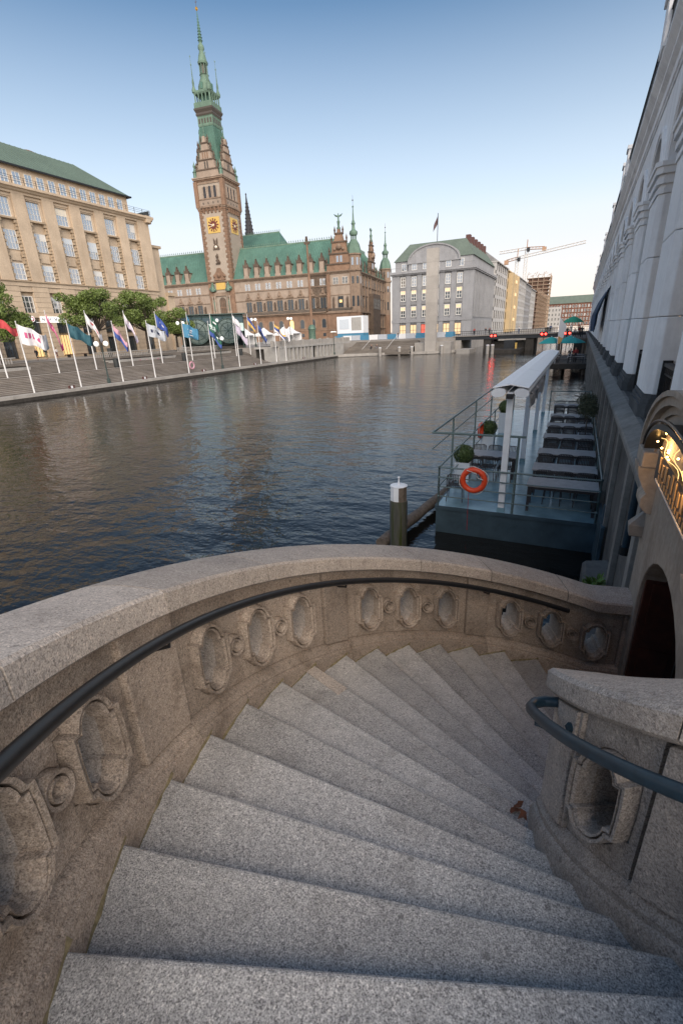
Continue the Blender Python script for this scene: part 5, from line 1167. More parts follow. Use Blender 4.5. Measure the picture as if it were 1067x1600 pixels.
rs = [[(a[0], GY, a[1]), (b_[0], GY, b_[1]), (b_[0], GY+3.6, b_[1]), (a[0], GY+3.6, a[1])] for a, b_ in zip(q, q2)]; MB().rings(rs).build('pediment_moulding', 'grey_stone', gb)
MB().box(-46.3, GY-.05, 22.75, -31.5, GY+.5, 23.05).build('pediment_base', 'grey_stone', gb)
mb = MB(); mb.box(GX0-.3, GY-.55, 21.0, GX0-.2, GY+.2, 22.0); mb.box(GX0+.1, GY-.55, 21.9, -46.3, GY-.48, 22.0); mb.box(-31.5, GY-.55, 21.9, GX1, GY-.48, 22.0); mb.build('balcony_rail', 'grey_dark', gb)
mb = MB().add([(GX0+.3, GY+.7, 23.7), (GX1-.4, GY+.7, 23.7), (GX1-.4, GE, 23.7), (GX0+.3, GE, 23.7), (-47.0, GY+4.5, 28.3), (-31.2, GY+4.5, 28.3), (-31.2, GE-3, 28.3), (-47.0, GE-3, 28.3)], [(0, 1, 5, 4), (1, 2, 6, 5), (2, 3, 7, 6), (3, 0, 4, 7), (4, 5, 6, 7), (3, 2, 1, 0)]); mb.build('roof', 'roof_grey_green', gb)
MB().bar((-40.6, 150, 28), (-40.6, 150, 36.2), .09, 6).build('flagpole', 'steel_dark', gb)
mb = MB(); rs = []
for k in range(7): rs.append([(-40.65-.18*k, 150+.12*math.sin(k), 35.6-.38*k), (-40.7-.2*k, 150+.12*math.sin(k), 33.4-.30*k)])
mb.rings(rs, cap=False, closed=False); plain('flag_dark', (.09, .05, .05), .7, var=.4); mb.build('roof_flag', 'flag_dark', gb)
for k in range(6):
    MB().box(-31.6, 146+4.6*k, 26.0, -30.4, 147.8+4.6*k, 29.3).build('chimney', 'chimney_red', gb)
# side facing the canal: deep piers
for k in range(16):
    y = GY+1.2+2.2*k; MB().box(GX1-.36, y-.45, 8.4, GX1, y+.45, 20.4).build('side_pier', 'grey_stone', gb); MB().box(GX1-.36, y-.6, GM, GX1, y+.6, 7.6).build('side_pier', 'grey_stone', gb)
    if k < 15:
        for z, h in ((16.8, 3.0), (12.8, 3.0), (8.8, 3.0), (4.0, 3.2)): window(gb, GX1-.28, y+1.1, z, 1.2, h, RP, 2, 3, .1, 'glass_dim', 'frame_dark')
# ------------------------------------------------------------------ canal street row
def row_house(label, y0, y1, z1, mat, nfl, nb, x=-27.6, roofh=2.5, roofmat='slate', depth=16, cat='building', name='canal_house', glass='glass_dim', z0=GM):
    t = thing(name, label, cat, (x-8, (y0+y1)/2, z0)); MB().box(x-depth, y0, z0, x-.3, y1-.05, z1).build('wall', mat, t)
    fh = (z1-z0)/nfl; bw = (y1-y0)/nb
    for k in range(nb+1):
        ya = max(y0, y0+bw*k-bw*.17); yb = min(y1-.05, y0+bw*k+bw*.17); MB().box(x-.3, ya, z0, x, yb, z1-.3).build('pier', mat, t)
    for f in range(nfl):
        MB().box(x-.3, y0, z0+fh*f-.02 if f else z0, x-.04, y1-.05, z0+fh*f+fh*.28).build('spandrel', mat, t)
        for k in range(nb):
            yc = y0+bw*(k+.5); window(t, x-.22, yc, z0+fh*f+fh*.28, bw*.66, fh*.70, RP, 2, 2, .12, glass if (k*7+f*3) % 5 else 'glass_sky', 'frame_dark')
    MB().box(x-depth, y0-.2, z1-.3, x+.45, y1, z1).build('cornice', mat, t)
    mb = MB(); mb.prism([(x+.1, z1), (x-depth, z1), (x-depth*.7, z1+roofh), (x-depth*.28, z1+roofh)], y0+.3, y1-.3, 'y'); mb.build('roof', roofmat, t); return t
row_house('pale office house next to the grey block on the canal', 176.2, 203, 25.6, 'facade_white', 6, 6, roofh=3.6, roofmat='grey_dark')
t = row_house('golden lit house front in the middle of the canal row', 203.2, 234, 25.2, 'facade_gold', 6, 5, roofh=2.5)
for k in range(3): MB().box(-27.6, 206+8.5*k, GM, -25.9, 210.5+8.5*k, 24.5).build('bay_tower', 'facade_gold', t)
for k in range(4): MB().box(-25.9, 214.9, 7.5+4.6*k, -25.7, 218.7, 8.6+4.6*k).build('lit_band', 'win_lit', t)
row_house('pale striped office house beyond the golden house', 234.2, 271, 25.6, 'facade_white', 7, 8)
row_house('narrow grey house with stepped balconies on the canal', 271.2, 300, 25.2, 'grey_stone', 7, 5)
row_house('white house before the scaffolded building', 300.2, 328, 24.4, 'facade_white', 6, 5)
sc = row_house('long brown building with scaffold floors on the canal', 328.2, 420, 24.6, 'brick_brown', 8, 14, roofh=.5)
for f in range(8):
    MB().box(-27.5, 328.5, 5.6+2.5*f, -26.2, 420, 5.75+2.5*f).build('scaffold_floor', 'scaffold', sc); 
for k in range(14): MB().box(-26.4, 329+6.9*k, GM, -26.2, 329.2+6.9*k, 26).build('scaffold_post', 'scaffold', sc)
# scaffolded tower
stw = thing('scaffolded_tower', 'tall reddish tower wrapped in scaffolding above the canal row', 'tower', (-34, 435, GM))
MB().box(-42, 426, GM, -28, 444, 39.0).build('core', 'brick_brown', stw)
for f in range(13):
    MB().box(-43.2, 424.6, 8+2.6*f, -26.0, 445, 8.35+2.6*f).build('scaffold_floor', 'scaffold', stw)
for x in (-43, -39, -35, -31, -26.4): MB().box(x, 424.6, GM, x+.35, 425, 41.5).build('scaffold_post', 'scaffold', stw)
for y in (429, 434, 439, 444): MB().box(-26.4, y, GM, -26.1, y+.35, 41.5).build('scaffold_post', 'scaffold', stw)
mb = MB()
for k in range(14): mb.beam((-43+1.2*k, 424.7, 41+1.2*math.sin(k*1.9)), (-42+1.25*k, 426, 42.5+1.2*math.cos(k*1.3)), .25, .25)
tag(mb.build('roof_timbers', 'scaffold', stw), kind='stuff')
# red brick quarter closing the view
fb = thing('far_brick_block', 'long red brick block with green roof closing the canal view', 'building', (-8, 470, GM))
MB().box(-32, 470, GM, 30, 490, 21.5).build('wall', 'brick_red', fb)
for k in range(26):
    x = -31+2.35*k
    MB().box(x-.35, 469.7, GM, x+.35, 470, 21.3).build('pier', 'brick_red', fb)
    for f in range(5): window(fb, x+1.17, 469.95, 4.4+3.4*f, 1.3, 2.1, 0, 1, 2, .16, 'glass_dim' if (k+f) % 3 else 'glass_sky', 'frame_white')
mb = MB().prism([(469.4, 21.5), (490, 21.5), (484, 27.5), (474, 27.5)], -32, 30, 'x'); mb.build('roof', 'roof_grey_green', fb)
fb2 = thing('far_pale_house', 'pale stone house left of the red brick block', 'building', (-30, 452, GM)); MB().box(-27, 449, GM, -17, 460, 18.5).build('wall', 'facade_white', fb2)
for k in range(4):
    for f in range(4): window(fb2, -25.6+2.5*k, 448.95, 4.6+3.5*f, 1.4, 2.2, 0, 2, 2, .14, 'glass_dim', 'frame_white')
# ------------------------------------------------------------------ cranes
def lattice(mb, p, q, w_, n):
    p, q = Vector(p), Vector(q); d = (q-p).normalized(); s_ = d.cross(Vector((0, 0, 1))); s_ = s_.normalized() if s_.length > .1 else Vector((1, 0, 0)); u = s_.cross(d).normalized()
    c = [s_*w_/2+u*w_/2, s_*w_/2-u*w_/2, -s_*w_/2-u*w_/2, -s_*w_/2+u*w_/2]
    for k in c: mb.tube([p+k, q+k], .14, 4)
    for k in range(n):
        a = p.lerp(q, k/n); b_ = p.lerp(q, (k+1)/n)
        for j in range(4): mb.tube([a+c[j], b_+c[(j+1) % 4]], .09, 3)
def crane(label, base, h, jib, cj):
    t = thing('tower_crane', label, 'crane', base); b_ = Vector(base); top_ = b_+Vector((0, 0, h)); j = Vector(jib); c = Vector(cj)
    m = MB(); lattice(m, b_, top_, 1.7, int(h/2)); tag(m.build('mast', 'crane_white', t), kind='stuff')
    m = MB(); lattice(m, top_, j, 1.4, int((j-top_).length/2)); tag(m.build('jib', 'crane_white', t), kind='stuff')
    m = MB(); lattice(m, top_, c, 1.3, max(3, int((c-top_).length/2))); tag(m.build('counter_jib', 'crane_orange', t), kind='stuff')
    MB().cbox(c.x, c.y, c.z-2, 2.4, 2.4, 2.4).build('ballast', 'crane_orange', t); MB().cbox(top_.x+1, top_.y-1, top_.z-2, 1.8, 1.8, 2.2).build('cab', 'steel_dark', t)
    m = MB(); m.bar(top_, top_+Vector((0, 0, 5)), .3, 5); m.build('apex', 'crane_orange', t)
crane('tower crane with long white jib reaching right over the canal row', (-42.1, 347.5, GM), 42, (-4.0, 350, 50.9), (-48.5, 346.7, 44.2))
crane('tower crane behind with its jib pointing left', (-37.8, 356, GM), 48, (-54.5, 354, 50.2), (-27.5, 357, 51.0))
# ------------------------------------------------------------------ bridge and lock
br = thing('canal_bridge', 'low dark steel bridge crossing the end of the basin', 'bridge', (-14, 127, 3))
MB().box(-28.2, 121.6, 2.75, 2.6, 133, 3.55).build('deck', 'steel_dark', br); MB().box(-28.4, 121.4, 3.55, 2.6, 133.2, 3.72).build('footway', 'paving', br)
mb = MB()
for k in range(60): mb.box(-28+.5*k, 121.45, 3.72, -27.94+.5*k, 121.51, 4.70)
mb.box(-28.2, 121.42, 4.66, 2, 121.54, 4.76); mb.box(-28.2, 121.44, 4.2, 2, 121.52, 4.26); mb.build('railing', 'iron', br)
for x in (-20.0, -10.5): MB().box(x-.9, 121.8, -1, x+.9, 132.8, 2.75).build('pier', 'dark_basalt', br)
MB().box(-30, 121.5, -1, -26.2, 134, 2.75).build('abutment', 'quay_coping', br); MB().box(-1.2, 121.7, -1, 3, 134, 2.75).build('abutment', 'dark_basalt', br)
lk = thing('lock_island', 'low stone lock island with pump house under the bridge', 'lock', (-17, 118, 0))
MB().box(-25.5, 113.5, -1, -22.5, 121.3, .9).build('jetty', 'quay_coping', lk); MB().box(-18.2, 111.5, -1, -11.5, 121.3, .75).build('jetty', 'dark_basalt', lk); MB().box(-15.5, 117, .75, -13.2, 120, 2.5).build('hut', 'steel_dark', lk)
MB().box(-13.0, 116.2, .75, -12.6, 116.6, 2.0).build('yellow_post', 'clock_gold', lk)
for y in (123, 128): MB().box(-19.0, y, -1, -11.4, y+.6, 2.2).build('lock_gate', 'dark_basalt', lk)
def signal(x, y, label, z0=0):
    t = thing('lock_signal', label, 'signal', (x, y, z0), 0, 'red lock signals')
    MB().bar((x, y, z0), (x, y, 3.2), .06, 6).build('post', 'steel_dark', t); MB().cbox(x, y, 3.2, 1.5, .3, .95).build('board', 'steel_dark', t)
    for s_ in (-.38, .38): MB().ball((x+s_, y-.2, 3.68), .20, 8, 6).build('red_lamp', 'red_lamp', t, True)
    ld = bpy.data.lights.new('signal_glow', 'POINT'); ld.energy = 5; ld.color = (1, .05, .03); ld.shadow_soft_size = .2
    lo = bpy.data.objects.new('signal_glow', ld); COL.objects.link(lo); lo.location = (x, y-.6, 3.6); lo.parent = t; lo.matrix_parent_inverse = t.matrix_basis.inverted()
signal(-17.2, 112, 'red double signal lamp on the left lock pier', .7); signal(-7.0, 112, 'red double signal lamp in the middle of the bridge opening'); signal(-2.5, 113, 'red double signal lamp at the right end of the bridge')
def pile(x, y, r_p, h, label):
    t = thing('mooring_post', label, 'mooring post', (x, y, 0), 0, 'mooring posts by the corner steps'); MB().lathe([(r_p, -1), (r_p, h)], 10, (x, y, 0)).build('timber', 'quay_coping', t, True); MB().lathe([(r_p*1.05, h), (r_p*1.05, h+.12), (.01, h+.2)], 10, (x, y, 0)).build('cap', 'post_white', t)
for x, y, l in ((-43.6, 111.6, 'leftmost white capped mooring post at the corner steps'), (-39.0, 112.6, 'second white capped mooring post from the left at the corner steps'), (-36.2, 113.6, 'third white capped mooring post, just left of the stele'), (-29.6, 116.2, 'white capped mooring post just right of the stele'), (-18.0, 110.5, 'white capped mooring post under the left red signal'), (-17.0, 110.6, 'white capped mooring post beside the left signal pile')): pile(x, y, .36, 1.75, l)
# ------------------------------------------------------------------ memorial stele
stone('stele_stone', (.42, .395, .365), .12, .5, 6, dirt=(.33, .30, .27), dirt_amt=.5, bump=.2)
stl = thing('memorial_stele', 'tall plain grey stone stele rising from the water at the corner', 'monument', (-32.4, 116.5, .3))
for k in range(8):
    z0_ = .2+2.8*k; MB().box(-33.75, 116.0, z0_, -31.05, 117.1, min(z0_+2.79, 22.6)).build('stone_block', 'stele_stone', stl)
# ------------------------------------------------------------------ trees
plain('bark', (.06, .048, .038), .9, var=.5, scale=8)
def leafmat(name, c):
    m, nt, b = _new(name); t = _tex(nt, 'Noise', 1.6, 5, .6, _pos(nt)); nt.links.new(_ramp(nt, t.outputs[0], [(.3, tuple(x*.45 for x in c)), (.7, tuple(x*1.35 for x in c))]), b.inputs['Base Color'])
    b.inputs['Roughness'].default_value = .55; b.inputs['Transmission Weight'].default_value = 0; b.inputs['Subsurface Weight'].default_value = 0
leafmat('leaf_plane', (.135, .19, .045)); leafmat('leaf_plane2', (.155, .215, .05))
def tree(label, x, y, z, hh, trunk_h, clumps, n, leaf=.30, mat='leaf_plane', group='plane trees on the market edge'):
    t = thing('plane_tree', label, 'tree', (x, y, z), 0, group)
    MB().tube([(x, y, z-.2), (x+.05, y, z+trunk_h*.5), (x, y+.1, z+trunk_h)], [.26, .2, .17], 8).build('trunk', 'bark', t, True)
    for cx, cy, cz, r_c in clumps:
        c = Vector((x+cx, y+cy, z+cz)); a = Vector((x, y+.1, z+trunk_h*.92)); MB().tube([a, a.lerp(c, .5)+Vector((0, 0, -.25)), c+Vector((0, 0, -.1))], [.10, .07, .03], 6).build('limb', 'bark', t, True)
    m = MB(); tot = sum(r**2.2 for *_, r in clumps)
    for cx, cy, cz, r_c in clumps: bush(m, (x+cx, y+cy, z+cz), r_c, int(n*r_c**2.2/tot), leaf, .72, .25)
    m.build('crown', mat, t)
def clumps(w_, h0, h1, k):
    o = []
    for i in range(k):
        a = rnd.uniform(0, 2*PI); rr = w_*math.sqrt(rnd.random())*.86; f = rnd.random()
        o.append((rr*math.cos(a), rr*math.sin(a), h0+(h1-h0)*f*(1-.35*(rr/w_)**2), rnd.uniform(1.0, 1.55)))
    return o
tree('largest plane tree with open clumped crown before the bank building', -72.5, 57.0, GM, 11, 4.4, clumps(5.2, 5.2, 11.2, 34), 17000, .34)
tree('plane tree standing right of the largest tree before the bank corner', -72.5, 67.0, GM, 10, 4.2, clumps(4.9, 4.8, 10.3, 30), 15000, .34)
tree('smaller plane tree at the bank corner beside the glass hall', -73, 75.0, GM, 8, 3.2, clumps(3.8, 3.4, 7.4, 18), 8000, .34, mat='leaf_plane2')
tree('plane tree cut off by the left edge', -71, 39.5, GM, 10, 3.8, clumps(4.9, 3.4, 10, 30), 13000, .34)
tree('low tree behind the glass hall', -104, 128, GM, 6, 2.6, clumps(3.6, 5.5, 7.6, 10), 2600, .4, 'leaf_plane2')
# ------------------------------------------------------------------ flags
FC = {'white': (.70, .69, .72), 'magenta': (.55, .04, .2), 'teal': (.01, .10, .14), 'red': (.55, .02, .03), 'blue': (.015, .07, .36), 'cyan': (.02, .22, .40), 'green': (.02, .14, .09), 'navy': (.01, .02, .07), 'yellow': (.7, .42, .03), 'grey': (.42, .46, .52), 'lavender': (.5, .44, .58), 'pinkc': (.62, .30, .40), 'orange': (.7, .34, .08)}
for k, c in FC.items():
    g_ = sum(c)/3; c = tuple(.78*x+.22*g_ for x in c); plain('flag_'+k, c, .75, var=.12, scale=3)
def flag(label, x, y, z, top_, fw, fh, cols_, droop=.55, ang=-60, emblem=None):
    t = thing('flagpole', label, 'flag', (x, y, z), 0, 'flags along the quay')
    MB().lathe([(.085, 0), (.075, (top_-z)*.5), (.05, top_-z), (.07, top_-z+.03), (.02, top_-z+.12)], 8, (x, y, z)).build('pole', 'pole_white', t, True)
    dx, dy = math.cos(R(ang)), math.sin(R(ang)); nx, ny = 10, len(cols_)*2
    def P(i, j):
        u_ = i/nx*fw; v = j/ny*fh; wv = .17*fw*math.sin(i*1.15+y+j*.35)*(i/nx)**.7
        return (x+dx*u_*(1-droop*.45)-dy*wv, y+dy*u_*(1-droop*.45)+dx*wv, top_-.15-v*(1-.25*i/nx)-droop*u_*(1+.2*math.sin(i)))
    for k in range(len(cols_)):
        m = MB(); rs = [[P(i, 2*k+jj) for jj in range(3)] for i in range(nx+1)]
        off = Vector((-dy, dx, 0))*.012
        rs = [r_+[tuple(Vector(p)+off) for p in r_[::-1]] for r_ in rs]; m.rings(rs); m.build('flag_cloth', 'flag_'+cols_[k], t, True, 80)
    if emblem:
        m = MB(); 
        for i0, i1, j0, j1 in emblem[1]:
            q = [P(i, j) for i, j in ((i0, j0), (i1, j0), (i1, j1), (i0, j1))]; off = Vector((-dy, dx, 0))*(-.02); m.rings([[tuple(Vector(p)+off) for p in q], [tuple(Vector(p)-off*1.6) for p in q]])
        m.build('flag_emblem', 'flag_'+emblem[0], t)
FX0 = -54.15
band = [(2, 3, .6, 1.2), (3.4, 4.4, .6, 1.2), (4.8, 5.8, .6, 1.2), (6.2, 7.2, .6, 1.2)]
flag('white flag with magenta lettering nearest the camera on the far quay', FX0, 32.8, G0, 8.0, 3.1, 2.0, ['white'], .42, 60, ('magenta', band))
flag('dark teal flag, second pole of the front row', FX0, 38.6, G0, 8.1, 3.0, 1.6, ['teal'], .5, 60)
flag('navy blue and pink flag hanging limp, third pole of the front row', FX0, 44.8, G0, 8.05, 2.6, 1.5, ['pinkc', 'blue'], .95, 60)
flag('pale grey flag with blue lettering, fourth pole of the front row', FX0, 50.4, G0, 8.1, 2.9, 1.7, ['grey'], .42, 60, ('navy', [(2, 3, .7, 1.2), (3.5, 5, .7, 1.2), (5.5, 7, .7, 1.2)]))
flag('bright cyan flag with white wave mark beside the lifebuoy', FX0, 57.2, G0, 8.1, 2.8, 2.0, ['cyan'], .35, 60, ('white', [(3, 6.5, .6, .8), (4, 6, 1.0, 1.25), (3, 6.5, 1.45, 1.6)]))
flag('green and dark blue flag drooping before the glass hall', FX0, 63.0, G0, 8.1, 3.2, 1.6, ['green', 'blue'], .9, 60, ('white', [(2, 4, .3, .7)]))
flag('pale lavender flag drooping at the end of the glass hall', FX0, 70.0, G0, 8.1, 3.2, 1.5, ['lavender'], .85, 60)
flag('navy flag with blue top hanging beside the white tents', FX0, 76.6, G0, 8.1, 3.0, 1.5, ['blue', 'navy'], 1.0, 60, ('white', [(3, 5, .5, 1.0)]))
flag('blue and white flag with yellow corner before the white tents', FX0, 82.0, G0, 8.1, 3.4, 1.5, ['yellow', 'blue', 'white'], .7, 60)
flag('small white flag on the last front pole by the colonnade', FX0, 85.6, G0, 7.6, 2.0, 1.8, ['white'], .9, 60)
BX = -61.2
flag('red flag at the left edge of the picture', BX, 34.4, zm, 9.3, 3.0, 1.1, ['red'], .55, 60)
flag('narrow magenta flag with white letters hanging before the bank sign', BX, 41.0, zm, 9.6, 3.0, 1.0, ['magenta'], 1.35, 60, ('pinkc', band))
flag('white flag with red mark hanging behind the teal flag', BX, 46.6, zm, 9.7, 3.0, 1.3, ['white'], 1.0, 60, ('red', [(3, 5, .5, .9), (5.6, 6.8, .7, 1.3)]))
flag('white and lavender flag hanging in front of the second tree', BX, 53.0, zm, 9.8, 3.0, 1.3, ['white', 'lavender'], 1.15, 60, ('pinkc', band))
flag('deep blue flag behind the pale grey flag', BX, 59.0, zm, 9.8, 2.8, 1.9, ['blue'], .8, 60, ('white', [(3, 4, .6, .9), (5, 6, .9, 1.2)]))
flag('bare looking pole with cyan flag edge left of the glass hall', BX, 66.0, zm, 9.8, 1.0, .8, ['cyan'], 1.2, 60)
flag('green flag with white mark in front of the glass hall', BX, 72.0, zm, 9.8, 2.4, 1.6, ['green'], .8, 60, ('white', [(3, 6, .7, 1.1)]))
flag('white pennant flag right of the glass hall', BX, 78.5, zm, 9.8, 2.6, 1.3, ['white'], .75, 60)
flag('navy and blue flag behind the tents', BX, 83.2, zm, 9.8, 2.8, 1.6, ['blue', 'yellow'], .85, 60)
# ------------------------------------------------------------------ street furniture on the far quay
plain('lamp_green', (.03, .05, .045), .5, var=.3); plain('globe', (.75, .78, .78), .3, emit=(1, .95, .85), es=.25)
def lamp(label, x, y, z, h, kind='globes'):
    t = thing('street_lamp', label, 'lamp', (x, y, z), 0, 'lamps on the far quay')
    MB().lathe([(.22, 0), (.22, .5), (.10, .7), (.07, h*.6), (.06, h)], 8, (x, y, z)).build('post', 'lamp_green', t, True)
    MB().beam((x, y-.75, z+h), (x, y+.75, z+h), .07, .07).build('arm', 'lamp_green', t)
    for s_ in (-.7, .7):
        if kind == 'globes': m = MB().ball((x, y+s_, z+h+.28), .33, 10, 7); m.build('globe', 'globe', t, True)
        else: MB().lathe([(.42, 0), (.46, .08), (.2, .2), (.02, .28)], 10, (x, y+s_, z+h)).build('lamp_head', 'globe', t, True)
lamp('double globe lamp on the quay between the teal and navy flags', -54.9, 43.2, G0, 4.6)
lamp('double globe lamp on the quay beside the green flag', -54.9, 66.2, G0, 4.6)
lamp('flat headed double lamp at the start of the colonnade', -54.5, 86.2, G0, 5.0, 'flat')
lamp('flat headed double lamp at the far end of the colonnade', -54.2, 107.9, G0, 5.2, 'flat')
lamp('double globe lamp left of the glass hall', -69.0, 72.5, GM, 4.8); lamp('double globe lamp before the middle of the glass hall', -66.4, 79.4, GM, 5.2); lamp('double globe lamp at the right end of the glass hall', -66.0, 92.0, GM, 5.4); lamp('double globe lamp beside the white tents', -64, 104, GM, 5.6)
ring('lifebuoy', 'red and white lifebuoy on the far quay beside the cyan flag', (-54.3, 58.2, 1.75), .48, .11, 'x', ('flag_pinkc', 'ring_red'))
plain('bin_dark', (.035, .04, .042), .5, var=.2)
def binn(x, y, z, label):
    t = thing('litter_bin', label, 'bin', (x, y, z), 0, 'litter bins on the steps'); MB().lathe([(.32, 0), (.36, .15), (.38, 1.15)], 12, (x, y, z)).build('drum', 'bin_dark', t, True); MB().lathe([(.41, 1.15), (.41, 1.25), (.2, 1.32), (.01, 1.33)], 12, (x, y, z)).build('lid', 'bin_dark', t, True)
for x, y, z, l in ((-61.4, 50.2, zm, 'dark litter bin beside the low graffiti wall'), (-61.4, 64.2, zm, 'dark litter bin left of the glass hall steps'), (-61.4, 80.2, zm, 'dark litter bin by the last steps before the colonnade'), (-68.2, 55.0, GM, 'dark litter bin behind the low wall under the largest tree')): binn(x, y, z, l)
def lsign(y, label):
    t = thing('life_ladder_sign', label, 'sign', (-53.6, y, G0), 0, 'small red quay signs'); MB().box(-53.75, y-.38, G0+.06, -53.6, y-.14, G0+.42).build('red_panel', 'chimney_red', t); MB().box(-53.75, y+.14, G0+.06, -53.6, y+.38, G0+.42).build('red_panel', 'chimney_red', t); MB().box(-53.72, y-.14, G0+.1, -53.62, y+.14, G0+.36).build('white_panel', 'post_white', t)
for y, l in ((37, 'small red and white quay marker nearest the left'), (48, 'small red and white quay marker below the fourth flag'), (60, 'small red and white quay marker near the cyan flag'), (74, 'small red and white quay marker below the lavender flag'), (92, 'small red and white quay marker below the colonnade')): lsign(y, l)
bn = thing('bench', 'dark bench on the market edge before the lit shop window', 'bench', (-80, 58, GM)); MB().box(-80.3, 55.6, GM+.45, -79.5, 59.6, GM+.55).build('seat', 'wood_red', bn)
for y in (56, 59.2): MB().box(-80.2, y-.1, GM, -79.6, y+.1, GM+.45).build('leg', 'steel_dark', bn)
gf = thing('wall_graffiti', 'red and purple graffiti on the low concrete wall', 'graffiti', (-63.9, 58, zm))
for k, (y, c) in enumerate(((57.0, 'magenta'), (58.3, 'pinkc'), (59.6, 'lavender'), (60.8, 'magenta'), (62.0, 'navy'))): text('SAWKW'[k], .7, (-63.93+.0, y, zm+.45), ROTF, 'flag_'+c, gf, ext=.02)
# glass hall
gh = thing('glass_hall', 'dark glazed vaulted hall with round arched fronts on the market', 'pavilion', (-71, 84.2, GM), R(39.5))
plain('hall_steel', (.03, .055, .052), .45, .3, var=.2); glassy('hall_glass', (.14, .19, .19), .08, .6)
def hp(mb, name, mat, sm=False): return mb.build(name, mat, gh, sm, world=False)
HL, HW = 6.3, 3.6
hp(MB().box(-HL, -HW+.1, 0, HL, HW-.1, .5), 'plinth', 'dark_basalt')
n = 12; vault = [(HW*math.cos(PI*k/n), 3.3+3.4*math.sin(PI*k/n)) for k in range(n+1)]
for k in range(n):
    a, b_ = vault[k], vault[k+1]
    for j in range(6):
        x0, x1 = -HL+2.1*j+.05, -HL+2.1*(j+1)-.05; m = MB(); m.rings([[(x0, a[0], a[1]), (x1, a[0], a[1]), (x1, a[0]*.985, a[1]-.05), (x0, a[0]*.985, a[1]-.05)], [(x0, b_[0], b_[1]), (x1, b_[0], b_[1]), (x1, b_[0]*.985, b_[1]-.05), (x0, b_[0]*.985, b_[1]-.05)]]); hp(m, 'roof_pane', 'hall_glass')
for j in range(7): hp(MB().tube([(-HL+2.1*j, y, z+.02) for y, z in vault], .10, 6), 'rib', 'hall_steel', True)
for k in range(0, n+1, 2): hp(MB().bar((-HL, vault[k][0], vault[k][1]+.03), (HL, vault[k][0], vault[k][1]+.03), .07, 5), 'purlin', 'hall_steel')
hp(MB().box(-HL-.6, -1.2, 6.75, HL+.6, 1.2, 6.95), 'ridge_slab', 'hall_steel')
for x in (-3.2, 3.0):
    q = [(x+2.4*math.cos(2*PI*k/24), 3.5+2.4*math.sin(2*PI*k/24)) for k in range(24)]
    hp(MB().prism(q, -HW-.35, -HW-.28, 'y'), 'round_front', 'hall_glass'); hp(MB().tube([(a, -HW-.35, b_) for a, b_ in q], .16, 6, closed=True), 'round_frame', 'hall_steel', True); hp(MB().tube([(x+1.6*math.cos(2*PI*k/24), -HW-.37, 3.5+1.6*math.sin(2*PI*k/24)) for k in range(24)], .08, 6, closed=True), 'round_frame', 'hall_steel', True)
    hp(MB().prism([(x+2.4*math.cos(PI*k/12), 3.5+2.4*math.sin(PI*k/12)) for k in range(13)], -HW-.28, -.4, 'y'), 'cross_vault', 'hall_glass', True)
    for k in range(8): a = 2*PI*k/8; hp(MB().bar((x, -HW-.36, 3.5), (x+2.4*math.cos(a), -HW-.36, 3.5+2.4*math.sin(a)), .05, 4), 'spoke', 'hall_steel')
for x in (-6.2, -.1, 5.9): hp(MB().bar((x, -HW, 0), (x, -HW, 3.4), .16, 6), 'post', 'hall_steel')
for s_ in (-1, 1): hp(MB().prism([(HW*.98*math.cos(PI*k/n), 3.3+3.35*math.sin(PI*k/n)) for k in range(n+1)], s_*HL-.04, s_*HL+.04, 'x'), 'end_glass', 'hall_glass'); hp(MB().box(s_*HL-.05, -HW, .5, s_*HL+.05, HW, 3.3), 'end_wall', 'hall_glass')
hp(MB().box(-HL, HW-.3, .5, HL, HW-.1, 3.3), 'rear_wall', 'hall_glass')
# mast with green pedestal
ms = thing('ship_mast', 'slim red-brown mast with small ship on top standing on a green pedestal', 'mast', (-73, 131, GM))
MB().lathe([(1.5, 0), (1.5, .4), (1.1, .6), (1.0, 3.2), (1.25, 3.6), (.9, 4.4), (.5, 4.8)], 12, (-73, 131, GM)).build('pedestal', 'bronze_green', ms, True)
MB().lathe([(.42, 8.1), (.36, 20), (.26, 29.5)], 8, (-73, 131, 0)).build('pole', 'rathaus_red', ms, True)
m = MB(); m.prism([(-74, 30), (-73.7, 29.4), (-72.3, 29.4), (-72, 30)], 130.8, 131.2, 'y'); m.prism([(-73.5, 30.1), (-72.6, 30.1), (-72.8, 31.4), (-73.4, 31.4)], 130.95, 131.05, 'y'); m.build('ship', 'rathaus_dark', ms)
# market stalls, fence and container
plain('tent_white', (.74, .75, .76), .6, var=.08, scale=2)
def tent(x, y, label, s_=4.5):
    t = thing('market_tent', label, 'tent', (x, y, GM), 0, 'white tents on the market'); h = s_/2
    MB().rings([[(x-h, y-h, 6.0), (x+h, y-h, 6.0), (x+h, y+h, 6.0), (x-h, y+h, 6.0)], [(x-h*.5, y-h*.5, 6.7), (x+h*.5, y-h*.5, 6.7), (x+h*.5, y+h*.5, 6.7), (x-h*.5, y+h*.5, 6.7)], [(x-.1, y-.1, 7.9), (x+.1, y-.1, 7.9), (x+.1, y+.1, 7.9), (x-.1, y+.1, 7.9)]]).build('canopy', 'tent_white', t)
    MB().box(x-h, y-h, 5.6, x+h, y-h+.03, 6.0).build('valance', 'tent_white', t); MB().box(x-h, y+h-.03, GM, x+h, y+h, 6.0).build('back_cloth', 'tent_white', t)
    for sx in (-1, 1):
        for sy in (-1, 1): MB().bar((x+sx*h, y+sy*h, GM), (x+sx*h, y+sy*h, 6.0), .05, 5).build('leg', 'pole_white', t)
for x, y, l in ((-88, 118, 'white market tent nearest the glass hall'), (-83.5, 121, 'white market tent second from the glass hall'), (-79, 124.5, 'white market tent in the middle of the row'), (-74.5, 121, 'white market tent beside the ship mast'), (-92, 113, 'white market tent partly behind the glass hall')): tent(x, y, l)
